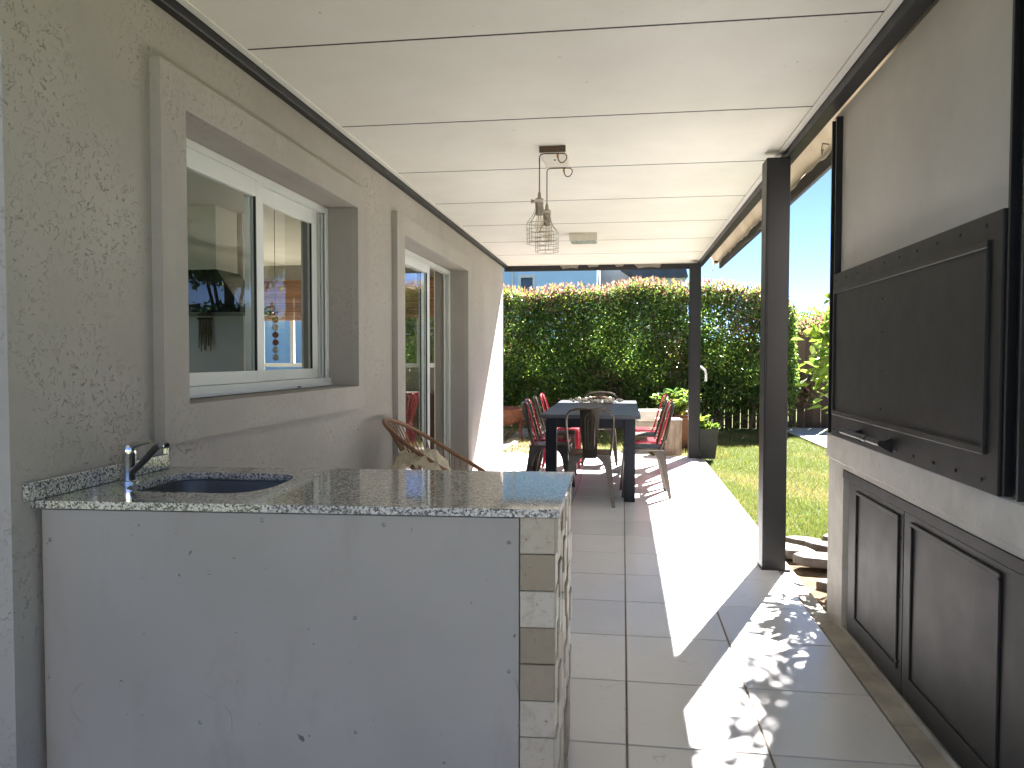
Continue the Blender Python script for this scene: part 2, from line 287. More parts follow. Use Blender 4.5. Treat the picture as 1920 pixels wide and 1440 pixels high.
# ------------------------------------------------------------------ mesh helpers
def tag(o, label=None, cat=None, group=None, kind=None):
    for k, v in (('label', label), ('category', cat), ('group', group), ('kind', kind)):
        if v: o[k] = v
    return o
def empty(name, loc=(0, 0, 0), rz=0, label=None, cat=None, group=None, kind=None):
    o = bpy.data.objects.new(name, None); C.objects.link(o); o.location = loc; o.rotation_euler[2] = rz; o.empty_display_size = 0.1
    return tag(o, label, cat, group, kind)
def link(name, me, parent=None, loc=None):
    o = bpy.data.objects.new(name, me); C.objects.link(o)
    if parent: o.parent = parent
    if loc is not None: o.location = loc
    return o
class MB:
    def __init__(s): s.b = bmesh.new()
    def box(s, x0, x1, y0, y1, z0, z1, bev=0.0, seg=1, M=None):
        t = bmesh.new(); bmesh.ops.create_cube(t, size=1)
        for v in t.verts:
            v.co = Vector(((x0 + x1) / 2 + v.co.x * (x1 - x0), (y0 + y1) / 2 + v.co.y * (y1 - y0), (z0 + z1) / 2 + v.co.z * (z1 - z0)))
        if bev: bmesh.ops.bevel(t, geom=t.edges[:], offset=bev, segments=seg, affect='EDGES', profile=0.5)
        if M: bmesh.ops.transform(t, matrix=M, verts=t.verts)
        s.merge(t); return s
    def merge(s, t):
        me = bpy.data.meshes.new('t'); t.to_mesh(me); t.free(); s.b.from_mesh(me); bpy.data.meshes.remove(me)
    def prism(s, pts, z0, z1, bev=0.0):           # polygon in x,y extruded
        t = bmesh.new(); a = [t.verts.new((p[0], p[1], z0)) for p in pts]; f = t.faces.new(a)
        r = bmesh.ops.extrude_face_region(t, geom=[f])
        for v in r['geom']:
            if isinstance(v, bmesh.types.BMVert): v.co.z = z1
        bmesh.ops.recalc_face_normals(t, faces=t.faces)
        if bev: bmesh.ops.bevel(t, geom=t.edges[:], offset=bev, segments=1, affect='EDGES')
        s.merge(t); return s
    def tube(s, pts, r, n=8, caps=True, closed=False):
        pts = [Vector(p) for p in pts]; N = len(pts); rs = r if hasattr(r, '__len__') else [r] * N
        rings = []; up = Vector((0, 0, 1))
        for i, p in enumerate(pts):
            a = pts[(i - 1) % N] if (closed or i > 0) else p
            b = pts[(i + 1) % N] if (closed or i < N - 1) else p
            d = (b - a).normalized()
            if i == 0:
                u = d.orthogonal().normalized()
            else:
                u = (u - d * u.dot(d)); u = u.normalized() if u.length > 1e-6 else d.orthogonal().normalized()
            v = d.cross(u)
            rings.append([s.b.verts.new(p + (u * math.cos(2 * math.pi * k / n) + v * math.sin(2 * math.pi * k / n)) * rs[i]) for k in range(n)])
        M_ = N if closed else N - 1
        for i in range(M_):
            A, B = rings[i], rings[(i + 1) % N]
            off = 0
            if closed and i == N - 1:
                off = min(range(n), key=lambda k: (A[0].co - B[k].co).length)
            for k in range(n):
                s.b.faces.new((A[k], A[(k + 1) % n], B[(k + 1 + off) % n], B[(k + off) % n]))
        if caps and not closed:
            s.b.faces.new(rings[0][::-1]); s.b.faces.new(rings[-1])
        return s
    def lathe(s, prof, c=(0, 0, 0), n=24, square=False):
        rings = []
        for r, z in prof:
            rr = []
            for k in range(n):
                a = 2 * math.pi * (k + 0.5) / n
                rr.append(s.b.verts.new((c[0] + r * math.cos(a), c[1] + r * math.sin(a), c[2] + z)))
            rings.append(rr)
        for A, B in zip(rings, rings[1:]):
            for k in range(n): s.b.faces.new((A[k], A[(k + 1) % n], B[(k + 1) % n], B[k]))
        if prof[0][0] > 1e-4: s.b.faces.new(rings[0][::-1])
        if prof[-1][0] > 1e-4: s.b.faces.new(rings[-1])
        return s
    def ball(s, c, r, u=10, v=7, sc=(1, 1, 1)):
        t = bmesh.new(); bmesh.ops.create_uvsphere(t, u_segments=u, v_segments=v, radius=r)
        for q in t.verts: q.co = Vector((q.co.x * sc[0] + c[0], q.co.y * sc[1] + c[1], q.co.z * sc[2] + c[2]))
        s.merge(t); return s
    def poly(s, *vs):
        s.b.faces.new([s.b.verts.new(v) for v in vs]); return s
    def mesh(s, name, mat, smooth=False):
        me = bpy.data.meshes.new(name); bmesh.ops.recalc_face_normals(s.b, faces=s.b.faces); s.b.to_mesh(me); s.b.free()
        me.materials.append(MT[mat])
        if smooth:
            for p in me.polygons: p.use_smooth = True
            try: me.set_sharp_from_angle(angle=R(40))
            except Exception: pass
        return me
    def build(s, name, mat, parent=None, smooth=False, loc=None):
        return link(name, s.mesh(name, mat, smooth), parent, loc)
def box(name, mat, x0, x1, y0, y1, z0, z1, parent=None, bev=0.0, seg=1):
    return MB().box(x0, x1, y0, y1, z0, z1, bev, seg).build(name, mat, parent)
def grid_wall(name, mat, a, b, us, zs, solid, axis='X', parent=None, back=True):
    """wall slab between a and b on its normal axis, cells (u,z) kept where solid"""
    m = MB(); nu, nz = len(us) - 1, len(zs) - 1
    def P(n_, u, z): return (n_, u, z) if axis == 'X' else (u, n_, z)
    ok = lambda i, j: 0 <= i < nu and 0 <= j < nz and solid((us[i] + us[i + 1]) / 2, (zs[j] + zs[j + 1]) / 2)
    for i in range(nu):
        for j in range(nz):
            if not ok(i, j): continue
            u0, u1, z0, z1 = us[i], us[i + 1], zs[j], zs[j + 1]
            m.poly(P(b, u0, z0), P(b, u1, z0), P(b, u1, z1), P(b, u0, z1))
            if back: m.poly(P(a, u0, z0), P(a, u1, z0), P(a, u1, z1), P(a, u0, z1))
            if not ok(i - 1, j): m.poly(P(a, u0, z0), P(b, u0, z0), P(b, u0, z1), P(a, u0, z1))
            if not ok(i + 1, j): m.poly(P(a, u1, z0), P(b, u1, z0), P(b, u1, z1), P(a, u1, z1))
            if not ok(i, j - 1): m.poly(P(a, u0, z0), P(b, u0, z0), P(b, u1, z0), P(a, u1, z0))
            if not ok(i, j + 1): m.poly(P(a, u0, z1), P(b, u0, z1), P(b, u1, z1), P(a, u1, z1))
    bmesh.ops.remove_doubles(m.b, verts=m.b.verts, dist=1e-5)
    return m.build(name, mat, parent)
def dup_tree(o, parent=None):
    c = o.copy(); C.objects.link(c); c.parent = parent
    for ch in list(KIDS.get(o.name, [])): KIDS.setdefault(c.name, []).append(dup_tree(ch, c))
    return c
KIDS = {}
def kids(o):
    for ch in bpy.data.objects:
        if ch.parent == o:
            KIDS.setdefault(o.name, []).append(ch); kids(ch)
def leaves(name, P, size, mats, parent=None, idx=None, up=0.35, aspect=0.5, dirs=None, smooth=False):
    """one mesh of folded diamond leaves at points P (n,3)"""
    n = len(P); P = np.asarray(P, float)
    d = RNG.normal(size=(n, 3)) if dirs is None else dirs + RNG.normal(size=(n, 3)) * 0.45
    d[:, 2] += up * 0.2; d /= np.linalg.norm(d, axis=1)[:, None]
    q = RNG.normal(size=(n, 3)); q[:, 2] += up * 2
    nrm = q - (q * d).sum(1)[:, None] * d; nrm /= np.linalg.norm(nrm, axis=1)[:, None]
    sd_ = np.cross(d, nrm); L = size * RNG.uniform(0.65, 1.3, n)[:, None]
    v = np.empty((n, 6, 3))
    v[:, 0] = P; v[:, 1] = P + d * L * 0.33 + sd_ * L * aspect * 0.5 + nrm * L * 0.10
    v[:, 2] = P + d * L * 0.72 + sd_ * L * aspect * 0.36 + nrm * L * 0.05
    v[:, 3] = P + d * L - nrm * L * 0.08
    v[:, 4] = P + d * L * 0.72 - sd_ * L * aspect * 0.36 + nrm * L * 0.05
    v[:, 5] = P + d * L * 0.33 - sd_ * L * aspect * 0.5 + nrm * L * 0.10
    me = bpy.data.meshes.new(name); me.vertices.add(n * 6); me.vertices.foreach_set('co', v.reshape(-1))
    base = np.arange(n)[:, None] * 6
    f = np.concatenate([base + np.array([0, 1, 2, 3]), base + np.array([0, 3, 4, 5])], 1).reshape(-1)
    me.loops.add(n * 8); me.loops.foreach_set('vertex_index', f.astype(np.int32))
    me.polygons.add(n * 2); me.polygons.foreach_set('loop_start', np.arange(n * 2, dtype=np.int32) * 4)
    for m_ in mats: me.materials.append(MT[m_])
    if idx is not None: me.polygons.foreach_set('material_index', np.repeat(idx, 2).astype(np.int32))
    me.update(calc_edges=True); me.validate()
    return link(name, me, parent)
def blades(name, P, h, wd, mats, idx, parent=None, lean=0.35):
    n = len(P); a = RNG.uniform(0, 2 * np.pi, n); L = h * RNG.uniform(0.5, 1.4, n)
    s = np.stack([np.cos(a), np.sin(a), 0 * a], 1) * wd / 2; t = np.stack([RNG.normal(0, lean, n) * L, RNG.normal(0, lean, n) * L, L], 1)
    v = np.empty((n, 3, 3)); v[:, 0] = P - s; v[:, 1] = P + s; v[:, 2] = P + t
    me = bpy.data.meshes.new(name); me.vertices.add(n * 3); me.vertices.foreach_set('co', v.reshape(-1))
    me.loops.add(n * 3); me.loops.foreach_set('vertex_index', np.arange(n * 3, dtype=np.int32))
    me.polygons.add(n); me.polygons.foreach_set('loop_start', np.arange(n, dtype=np.int32) * 3)
    for m_ in mats: me.materials.append(MT[m_])
    me.polygons.foreach_set('material_index', idx.astype(np.int32)); me.update(calc_edges=True); me.validate()
    return link(name, me, parent)

# ================================================================== SETTING
W = -1.595                                   # house wall plane
YE = 10.22                                   # far end of the house
g = MB().poly((-400, -400, -0.06), (400, -400, -0.06), (400, 600, -0.06), (-400, 600, -0.06)).build('ground', 'lawn'); tag(g, kind='structure')
# patio: slab, tiles, kerb
pf = empty('patio_floor', kind='structure')
box('floor_bed', 'grout', W, 0.953, -2.6, 10.30, -0.12, -0.004, pf)
TX, TY = 0.4656, 0.5115; x0 = 0.0219 - 4 * TX; GAP = 0.0035
tile_meshes = {}
for i in range(6):
    xa = max(x0 + i * TX, W + 0.002); xb = x0 + (i + 1) * TX
    if i == 0 and xb - xa < 0.03: continue
    for j in range(-5, 21):
        ya = 5.128 - 10 * TY + j * TY; yb = min(ya + TY, 10.30)
        if yb - ya < 0.03: continue
        key = (round(xb - xa, 3), round(yb - ya, 3))
        if key not in tile_meshes:
            tile_meshes[key] = MB().box(GAP - 0, xb - xa - GAP, GAP, yb - ya - GAP, -0.008, 0.0, 0.0022).mesh('tile', 'floor_tile')
        t = link('tile', tile_meshes[key], pf, (xa, ya, RNG.uniform(-0.0004, 0.0004)))
        t.rotation_euler = (RNG.normal(0, 0.0006), RNG.normal(0, 0.0006), 0)
k = MB().box(0.955, 1.046, -2.6, 10.32, -0.14, -0.006, 0.004).box(W - 0.1, 0.954, 10.302, 10.40, -0.14, -0.007, 0.004).build('kerb', 'concrete'); tag(k, kind='structure')
# raised skirting strip in front of the barbecue
sk = MB()
for j in range(5): sk.box(0.957, 1.044, 1.32 + j * TY + 0.002, 1.32 + (j + 1) * TY - 0.002, -0.02, 0.022, 0.004)
# (tiles singly)
sk.b.free()
for j in range(5):
    y_ = 1.305 + j * TY
    link('skirting_tile', MB().box(0.957, 1.05, 0.003, TY - 0.003, -0.02, 0.0, 0.003).mesh('skirting_tile', 'concrete'), pf, (0, y_, 0.004))
# beds, deck, path
def sheet(name, mat, pts, z, n=1):
    o = MB().prism(pts, z - 0.05, z).build(name, mat); tag(o, kind='structure'); return o
sheet('planting_bed', 'soil', [(1.047, 3.9), (2.6, 3.9), (2.5, 5.4), (1.9, 5.9), (1.35, 5.55), (1.047, 5.2)], -0.045)
sheet('pool_deck', 'concrete_pale', [(3.0, 7.0), (9.5, 7.0), (9.5, 15.12), (2.96, 15.12)], -0.02)
sheet('gravel_bed', 'mulch', [(-6.5, 10.41), (-0.75, 10.41), (-1.55, 13.3), (-1.8, 14.3), (-6.5, 14.3)], -0.04)
sheet('garden_path', 'concrete', [(-1.79, 10.9), (-1.68, 10.9), (-1.50, 14.2), (-1.85, 14.2)], -0.015)
sheet('paving_slab', 'concrete', [(-1.15, 10.42), (0.40, 10.42), (0.35, 10.85), (-0.95, 10.9)], -0.012)

# ------------------------------------------------------------------ house
house = empty('house', (W, 1.805, 0), 0, 'grey stucco house with a sliding window and a sliding glass door onto the patio', 'house')
house.matrix_world = Matrix.Translation((0, 0, 0))
WY0, WY1, WZ0, WZ1 = 2.59, 4.40, 1.13, 2.185
DY0, DY1, DZ1 = 5.39, 7.68, 2.18
HT = 2.9; WT = -1.90
def solid(u, z):
    if WY0 < u < WY1 and WZ0 < z < WZ1: return False
    if DY0 < u < DY1 and z < DZ1: return False
    return True
o = grid_wall('wall', 'stucco', WT, W, [1.805, WY0, WY1, DY0, DY1, YE], [0.0 - 0.1, WZ0, DZ1, WZ1, HT], lambda u, z: solid(u, z), 'X', house)
# stucco surrounds, 4 cm proud
grid_wall('window_surround', 'stucco_trim', W, W + 0.04, [2.437, WY0, WY1, 4.50], [1.0, WZ0, WZ1, 2.318], lambda u, z: not (WY0 < u < WY1 and WZ0 < z < WZ1), 'X', house, back=False)
grid_wall('door_surround', 'stucco_trim', W, W + 0.04, [5.204, DY0, DY1, 7.83], [0.003, DZ1, 2.318], lambda u, z: not (DY0 < u < DY1 and z < DZ1), 'X', house, back=False)
# other walls of the house
FX0, FX1, FZ0, FZ1 = -5.0, -2.30, 1.17, 2.25
FXD = -3.25
grid_wall('wall', 'stucco', 9.97, YE - 0.002, [-7.0, FX0, FXD, FX1, WT - 0.001], [-0.1, 0.06, FZ0, FZ1, HT], lambda u, z: not (FX0 < u < FX1 and FZ0 < z < FZ1) and not (FX0 < u < FXD and 0.06 < z < FZ1), 'Y', house)
box('wall', 'stucco', -7.0, WT - 0.001, 1.807, 2.05, -0.1, HT, house)
grid_wall('wall', 'stucco', -7.25, -7.001, [1.807, 2.2, 6.0, 6.7, 9.8, YE], [-0.1, 0.2, 2.5, HT], lambda u, z: not ((2.2 < u < 6.0 or 6.7 < u < 9.8) and 0.2 < z < 2.5), 'X', house)
for (a, b) in ((2.2, 6.0), (6.7, 9.8)): box('pane', 'glass', -7.13, -7.126, a, b, 0.2, 2.5, house)  # big west windows added to let more daylight into the rooms
box('roof', 'slate_roof', -7.4, W - 0.003, 1.70, YE + 0.12, HT + 0.002, HT + 0.16, house)
box('floor', 'interior_floor', -6.99, WT - 0.003, 2.06, 9.96, -0.1, 0.0, house)
box('ceiling', 'interior_white', -6.99, WT - 0.003, 2.06, 9.96, 2.55, 2.6, house)
box('partition', 'interior_white', -6.98, -3.27, 6.3, 6.42, 0.001, 2.548, house)
# --- kitchen window: frame, two sashes in two tracks
kw = empty('sliding_window', parent_loc := (0, 0, 0)); kw.parent = house
fx0, fx1 = -1.80, -1.74
MB().box(fx0, fx1, WY0, WY1, WZ1 - 0.035, WZ1 - 0.001, 0.002).build('frame', 'aluminium_white', kw)
MB().box(fx0 - 0.03, fx1 + 0.012, WY0, WY1, WZ0 + 0.012, WZ0 + 0.05, 0.002).box(fx1, fx1 + 0.02, WY0, WY1, WZ0 + 0.004, WZ0 + 0.02, 0.002).build('frame', 'aluminium_white', kw)
MB().box(fx0, fx1, WY0 + 0.001, WY0 + 0.035, WZ0 + 0.05, WZ1 - 0.035, 0.002).build('frame', 'aluminium_white', kw)
MB().box(fx0, fx0 + 0.018, WY1 - 0.035, WY1 - 0.001, WZ0 + 0.05, WZ1 - 0.035, 0.002).box(fx0 + 0.024, fx0 + 0.036, WY1 - 0.03, WY1 - 0.001, WZ0 + 0.05, WZ1 - 0.035, 0.001).box(fx1 - 0.012, fx1, WY1 - 0.035, WY1 - 0.001, WZ0 + 0.05, WZ1 - 0.035, 0.002).build('frame', 'aluminium_white', kw)
def sash(par, xa, xb, ya, yb, za, zb, st=0.06, top=0.07, bot=0.07):
    MB().box(xa, xb, ya, ya + st, za, zb, 0.003).build('stile', 'aluminium_white', par)
    MB().box(xa, xb, yb - st, yb, za, zb, 0.003).build('stile', 'aluminium_white', par)
    MB().box(xa + 0.001, xb - 0.001, ya + st, yb - st, zb - top, zb, 0.002).build('rail', 'aluminium_white', par)
    MB().box(xa + 0.001, xb - 0.001, ya + st, yb - st, za, za + bot, 0.002).build('rail', 'aluminium_white', par)
    xm = (xa + xb) / 2
    MB().poly((xm, ya + st - 0.008, za + bot - 0.008), (xm, yb - st + 0.008, za + bot - 0.008), (xm, yb - st + 0.008, zb - top + 0.008), (xm, ya + st - 0.008, zb - top + 0.008)).build('pane', 'glass', par)
    for (y_, s_) in ((ya + st, 1), (yb - st, -1)):
        box('gasket', 'rubber', xm + 0.002, xb - 0.001, min(y_, y_ + s_ * 0.006), max(y_, y_ + s_ * 0.006), za + bot, zb - top, par)
sash(kw, -1.766, -1.738, WY0 + 0.02, 3.56, WZ0 + 0.052, WZ1 - 0.037, 0.075, 0.08, 0.055)
sash(kw, -1.798, -1.770, 3.48, 4.30, WZ0 + 0.052, WZ1 - 0.037, 0.075, 0.08, 0.055)
for y_ in (2.72, 3.9): box('weep_hole', 'rubber', fx1 + 0.018, fx1 + 0.022, y_, y_ + 0.04, WZ0 + 0.008, WZ0 + 0.016, kw)
# --- sliding door
dw = empty('sliding_door'); dw.parent = house
MB().box(fx0, fx1, DY0, DY1, DZ1 - 0.04, DZ1 - 0.001, 0.002).build('frame', 'aluminium_white', dw)
MB().box(fx0, fx1, DY0, DY1, 0.001, 0.03, 0.002).build('frame', 'aluminium_white', dw)
MB().box(fx0, fx0 + 0.02, DY1 - 0.05, DY1 - 0.001, 0.03, DZ1 - 0.04, 0.002).box(fx0 + 0.028, fx0 + 0.04, DY1 - 0.045, DY1 - 0.001, 0.03, DZ1 - 0.04, 0.001).box(fx1 - 0.014, fx1, DY1 - 0.05, DY1 - 0.001, 0.03, DZ1 - 0.04, 0.002).build('frame', 'aluminium_white', dw)
MB().box(fx0, fx1, DY0 + 0.001, DY0 + 0.05, 0.03, DZ1 - 0.04, 0.002).build('frame', 'aluminium_white', dw)
sash(dw, -1.766, -1.738, 5.45, 6.82, 0.032, DZ1 - 0.042, 0.09, 0.08, 0.1)
sash(dw, -1.798, -1.770, 5.40, 6.74, 0.032, DZ1 - 0.042, 0.09, 0.08, 0.1)
# --- window in the far wall
fw = empty('garden_window'); fw.parent = house
for z_ in (FZ0, FZ1 - 0.05): box('frame', 'aluminium_white', FX0, FX1, 10.08, 10.14, z_ + 0.001, z_ + 0.049, fw)
for x_ in (FX0 + 0.001, -4.55, -4.12, -3.66, -3.2, -2.75, FX1 - 0.051): box('mullion', 'aluminium_white', x_, x_ + 0.05, 10.085, 10.135, FZ0 + 0.05, FZ1 - 0.05, fw)
box('pane', 'glass', FX0 + 0.02, FX1 - 0.02, 10.105, 10.109, FZ0 + 0.02, FZ1 - 0.02, fw)
box('pane', 'glass', FX0 + 0.02, FXD - 0.02, 10.105, 10.109, 0.08, FZ0 + 0.01, fw)  # floor-length glazing added so sun reaches and brightens the room floor
for x_ in (FX0 + 0.001, -4.12, FXD - 0.051): box('mullion', 'aluminium_white', x_, x_ + 0.05, 10.085, 10.135, 0.06, FZ0, fw)
grid_wall('wall_lining', 'interior_white', WT - 0.012, WT - 0.002, [2.06, WY0, WY1, DY0, DY1, 9.96], [0.001, WZ0, DZ1, WZ1, 2.548], lambda u, z: solid(u, z), 'X', house)
cu = MB(); prev = None
for q in range(121):
    y_ = 5.47 + q * 0.0108; x_ = -1.955 + 0.018 * math.sin(q * 0.62) + 0.006 * math.sin(q * 1.7)
    row = [cu.b.verts.new((x_, y_, 0.03)), cu.b.verts.new((x_ * 1.0, y_, 2.12))]
    if prev: cu.b.faces.new((prev[0], row[0], row[1], prev[1]))
    prev = row
bmesh.ops.solidify(cu.b, geom=cu.b.faces[:], thickness=0.001); o = cu.build('curtain', 'sheer', None, True); tag(o, 'pale sheer curtain behind the closed leaf of the sliding door', 'curtain')
# --- things inside
for (xa, xb, zb, lb) in ((-5.05, -3.72, 1.80, 'bamboo roman blind behind the kitchen window glass'), (-3.66, -2.28, 1.83, 'bamboo roman blind seen through the open sliding door')):
    bl = empty('bamboo_blind', ((xa + xb) / 2, 9.9, zb), 0, lb, 'blind')
    me = MB().box(-(xb - xa) / 2, (xb - xa) / 2, -0.009, 0.009, 0, 0.0145, 0.004).mesh('slat', 'bamboo')
    nz = int((2.36 - zb) / 0.016)
    for q in range(nz):
        fold = 0.03 * abs(math.sin(q / nz * math.pi * 3.0))
        s_ = link('slat', me, bl, (0, -fold, q * 0.016))
def hood():
    h = empty('range_hood', (-3.45, 6.0, 1.66), 0, 'black range hood with pale duct seen through the kitchen window', 'range hood')
    m = MB(); t = m.b
    lo = [t.verts.new(p) for p in ((-0.45, -0.27, 0), (0.45, -0.27, 0), (0.45, 0.27, 0), (-0.45, 0.27, 0))]
    l2 = [t.verts.new((v.co.x, v.co.y, 0.05)) for v in lo]
    hi = [t.verts.new(p) for p in ((-0.16, -0.1, 0.36), (0.16, -0.1, 0.36), (0.16, 0.27, 0.36), (-0.16, 0.27, 0.36))]
    for A, B in ((lo, l2), (l2, hi)):
        for q in range(4): t.faces.new((A[q], A[(q + 1) % 4], B[(q + 1) % 4], B[q]))
    t.faces.new(lo[::-1]); t.faces.new(hi)
    m.build('canopy', 'hood_black', h)
    MB().box(-0.15, 0.15, -0.09, 0.26, 0.355, 0.885).build('duct', 'interior_white', h)
hood()
mh = empty('macrame_hanging', (-3.62, 6.285, 1.64), 0, 'brown knotted macrame hanging below the range hood', 'wall hanging')
MB().tube([(-0.07, 0, 0), (0.07, 0, 0)], 0.008).build('rod', 'wood_dark', mh)
for q in range(9):
    x_ = -0.056 + q * 0.014
    MB().tube([(x_, 0, 0), (x_ + 0.004, -0.004, -0.12), (x_ + RNG.normal(0, 0.006), -0.006, -0.26 - 0.03 * math.sin(q * 1.7))], [0.005, 0.006, 0.004], 5).build('tassel', 'twine', mh)
for (x_, y_, lb) in ((-3.05, 7.3, 'grey conical pendant lamp nearer the range hood indoors'), (-2.75, 7.3, 'grey conical pendant lamp nearer the sliding door indoors')):
    p = empty('pendant_lamp', (x_, y_, 1.85), 0, lb, 'lamp')
    MB().lathe([(0.095, 0.0), (0.06, 0.30), (0.02, 0.33)], n=20).build('lamp_shade', 'grey_shade', p, True)
    MB().tube([(0, 0, 0.32), (0, 0, 0.52), (0.05 if x_ < -2.9 else -0.05, 0, 0.6), ((-2.9 - x_), 0, 0.70)], 0.005, 6).build('cable', 'black_cord', p)
sw = MB()
o = box('spice_tray', 'hood_black', -1.98, -1.915, 2.85, 3.25, WZ0 + 0.03, WZ0 + 0.075, None, 0.01); tag(o, 'long black tray on the inner sill of the kitchen window', 'tray')
box('inner_sill', 'interior_white', -2.02, WT - 0.001, WZ0 and WY0 - 0.05, WY1 + 0.05, WZ0 - 0.01, WZ0 + 0.029, house)
bd = empty('bead_strand', (-2.06, 4.36, 1.30), 0, 'strand of red and white beads hanging inside the kitchen window', 'beads')
MB().tube([(0, 0, 0), (0, 0, 1.18)], 0.002, 4).build('string', 'twine', bd)
for q in range(7): MB().ball((0, 0, q * 0.045), 0.02, 8, 6).build('bead', 'bead_white' if q in (0, 1, 4) else 'bead_red', bd, True)
ct = empty('sideboard', (-2.9, 9.55, 0), 0, 'dark wooden sideboard under the indoor garden window', 'sideboard')
MB().box(-0.7, 0.7, -0.2, 0.2, 0.12, 0.82, 0.005).build('body', 'wood_dark', ct)
MB().box(-0.74, 0.74, -0.23, 0.23, 0.821, 0.86, 0.005).build('top', 'wood_dark', ct)
for sx in (-0.64, 0.64):
    for sy in (-0.15, 0.15): MB().box(sx - 0.03, sx + 0.03, sy - 0.03, sy + 0.03, 0.001, 0.12).build('leg', 'wood_dark', ct)

# ------------------------------------------------------------------ patio roof
pr = empty('patio_roof', (0, 4.8, 0), 0, 'white panelled patio roof on dark steel beams and two posts', 'patio roof')
pr.location = (0, 0, 0)
ZC = 2.558; YN = -3.2; YF = 10.40  # roof run on past the camera, out of view, to cut rear sky light
XL, XR = -1.555, 0.966
ys = [3.0 + q * 1.0635 for q in range(-6, 8)]; edges = [YN] + [y for y in ys if YN + 0.2 < y < YF - 0.3] + [YF]
for q, (a, b) in enumerate(zip(edges, edges[1:])):
    MB().box(XL, XR, a + 0.0042, b - 0.0042, ZC, ZC + 0.05, 0.003).build('panel', 'panel_white', pr)
for b in edges[1:-1]: box('joint', 'rubber', XL + 0.03, XR - 0.03, b - 0.0040, b + 0.0040, ZC - 0.0008, ZC + 0.03, pr)
for xa in (XL + 0.001, XR - 0.036): MB().box(xa, xa + 0.035, YN, YF - 0.001, ZC - 0.011, ZC - 0.003, 0.002).build('trim_strip', 'panel_white', pr)
MB().box(XL + 0.037, XR - 0.038, YF - 0.037, YF - 0.002, ZC - 0.011, ZC - 0.003, 0.002).build('trim_strip', 'panel_white', pr)
box('roof_sheet', 'steel_paint', W - 0.0, 1.034, YN, 10.46, 2.64, 2.66, pr)
MB().box(W - 0.01, XL - 0.001, YN, YF, 2.512, 2.637, 0.003).build('beam', 'steel_paint', pr)
MB().box(XR + 0.001, 1.034, YN, 10.46, 2.50, 2.637, 0.003).build('beam', 'steel_paint', pr)
MB().box(W - 0.01, XR, YF + 0.001, 10.46, 2.475, 2.637, 0.003).build('beam', 'steel_paint', pr)
def post(y, xa=0.853, xb=0.992, dpt=0.16):
    m = MB().box(xa, xb, y, y + dpt, 0.0, 2.506, 0.006, 2); m.box(xa - 0.004, xb + 0.03, y - 0.004, y + dpt + 0.03, -0.002, 0.007, 0.001)
    m.box(xa + 0.012, xb - 0.012, y - 0.004, y + 0.002, 0.01, 2.49, 0.001)
    return m.build('post', 'steel_paint', pr)
post(4.84); post(10.14)
for (x_, w_, dz) in ((-0.72, 0.26, 0.045), (-0.40, 0.16, 0.03), (-0.05, 0.12, 0.03), (0.32, 0.36, 0.05)):      # shreds of tape left on the far beam
    pts = [(x_ - w_ / 2, 2.545), (x_ + w_ / 2, 2.545), (x_ + w_ / 2 - 0.02, 2.545 - dz), (x_ + 0.02, 2.54 - dz * 0.7), (x_ - w_ / 3, 2.545 - dz * 1.1)]
    m = MB(); m.poly(*[(p[0], YF - 0.002 + 0.0005 * i, p[1]) for i, p in enumerate(pts)]); 
    m.b.faces.ensure_lookup_table(); bmesh.ops.solidify(m.b, geom=m.b.faces[:], thickness=0.001); m.build('tape_shred', 'tape', pr)
# awning: wavy canvas valance and outer rail
aw = empty('awning', (1.06, 5.0, 2.5), 0, 'rolled beige canvas awning hanging along the outer edge of the patio roof', 'awning')
aw.location = (0, 0, 0)
m = MB(); prev = None; N = 120
for q in range(N + 1):
    y_ = 1.2 + (9.62 - 1.2) * q / N
    zb = 2.372 + 0.012 * math.sin(y_ * 7.0) + 0.008 * math.sin(y_ * 17 + 1) - (0.03 if q > N - 3 else 0)
    row = []
    for k_ in range(7):
        t_ = k_ / 6; bulge = 0.035 * math.sin(t_ * math.pi)
        row.append(m.b.verts.new((1.04 + 0.02 * t_ + bulge + 0.006 * math.sin(y_ * 7 + 0.6) * t_, y_, 2.53 + (zb - 2.53) * t_)))
    if prev:
        for k_ in range(6): m.b.faces.new((prev[k_], row[k_], row[k_ + 1], prev[k_ + 1]))
    prev = row
bmesh.ops.solidify(m.b, geom=m.b.faces[:], thickness=0.002); m.build('valance', 'awning', aw, True)
m = MB(); m.poly((1.03, 1.2, 2.668), (1.03, 9.62, 2.668), (1.135, 9.62, 2.43), (1.135, 1.2, 2.43)); bmesh.ops.solidify(m.b, geom=m.b.faces[:], thickness=0.002); m.build('canvas', 'awning', aw)
MB().box(1.10, 1.128, 1.2, 9.2, 2.336, 2.425, 0.004).build('rail', 'steel_paint', aw)
for y_ in (1.22, 9.15): MB().box(1.04, 1.10, y_, y_ + 0.02, 2.40, 2.42, 0.002).build('bracket', 'steel_paint', aw)
for y_ in (4.35, 5.6): MB().tube([(1.10, y_, 2.44), (1.05, y_ - 0.01, 2.445), (1.045, y_ - 0.015, 2.41), (1.05, y_, 2.39), (1.06, y_ + 0.01, 2.42)], 0.0035, 6).build('hook', 'screw', aw, True)

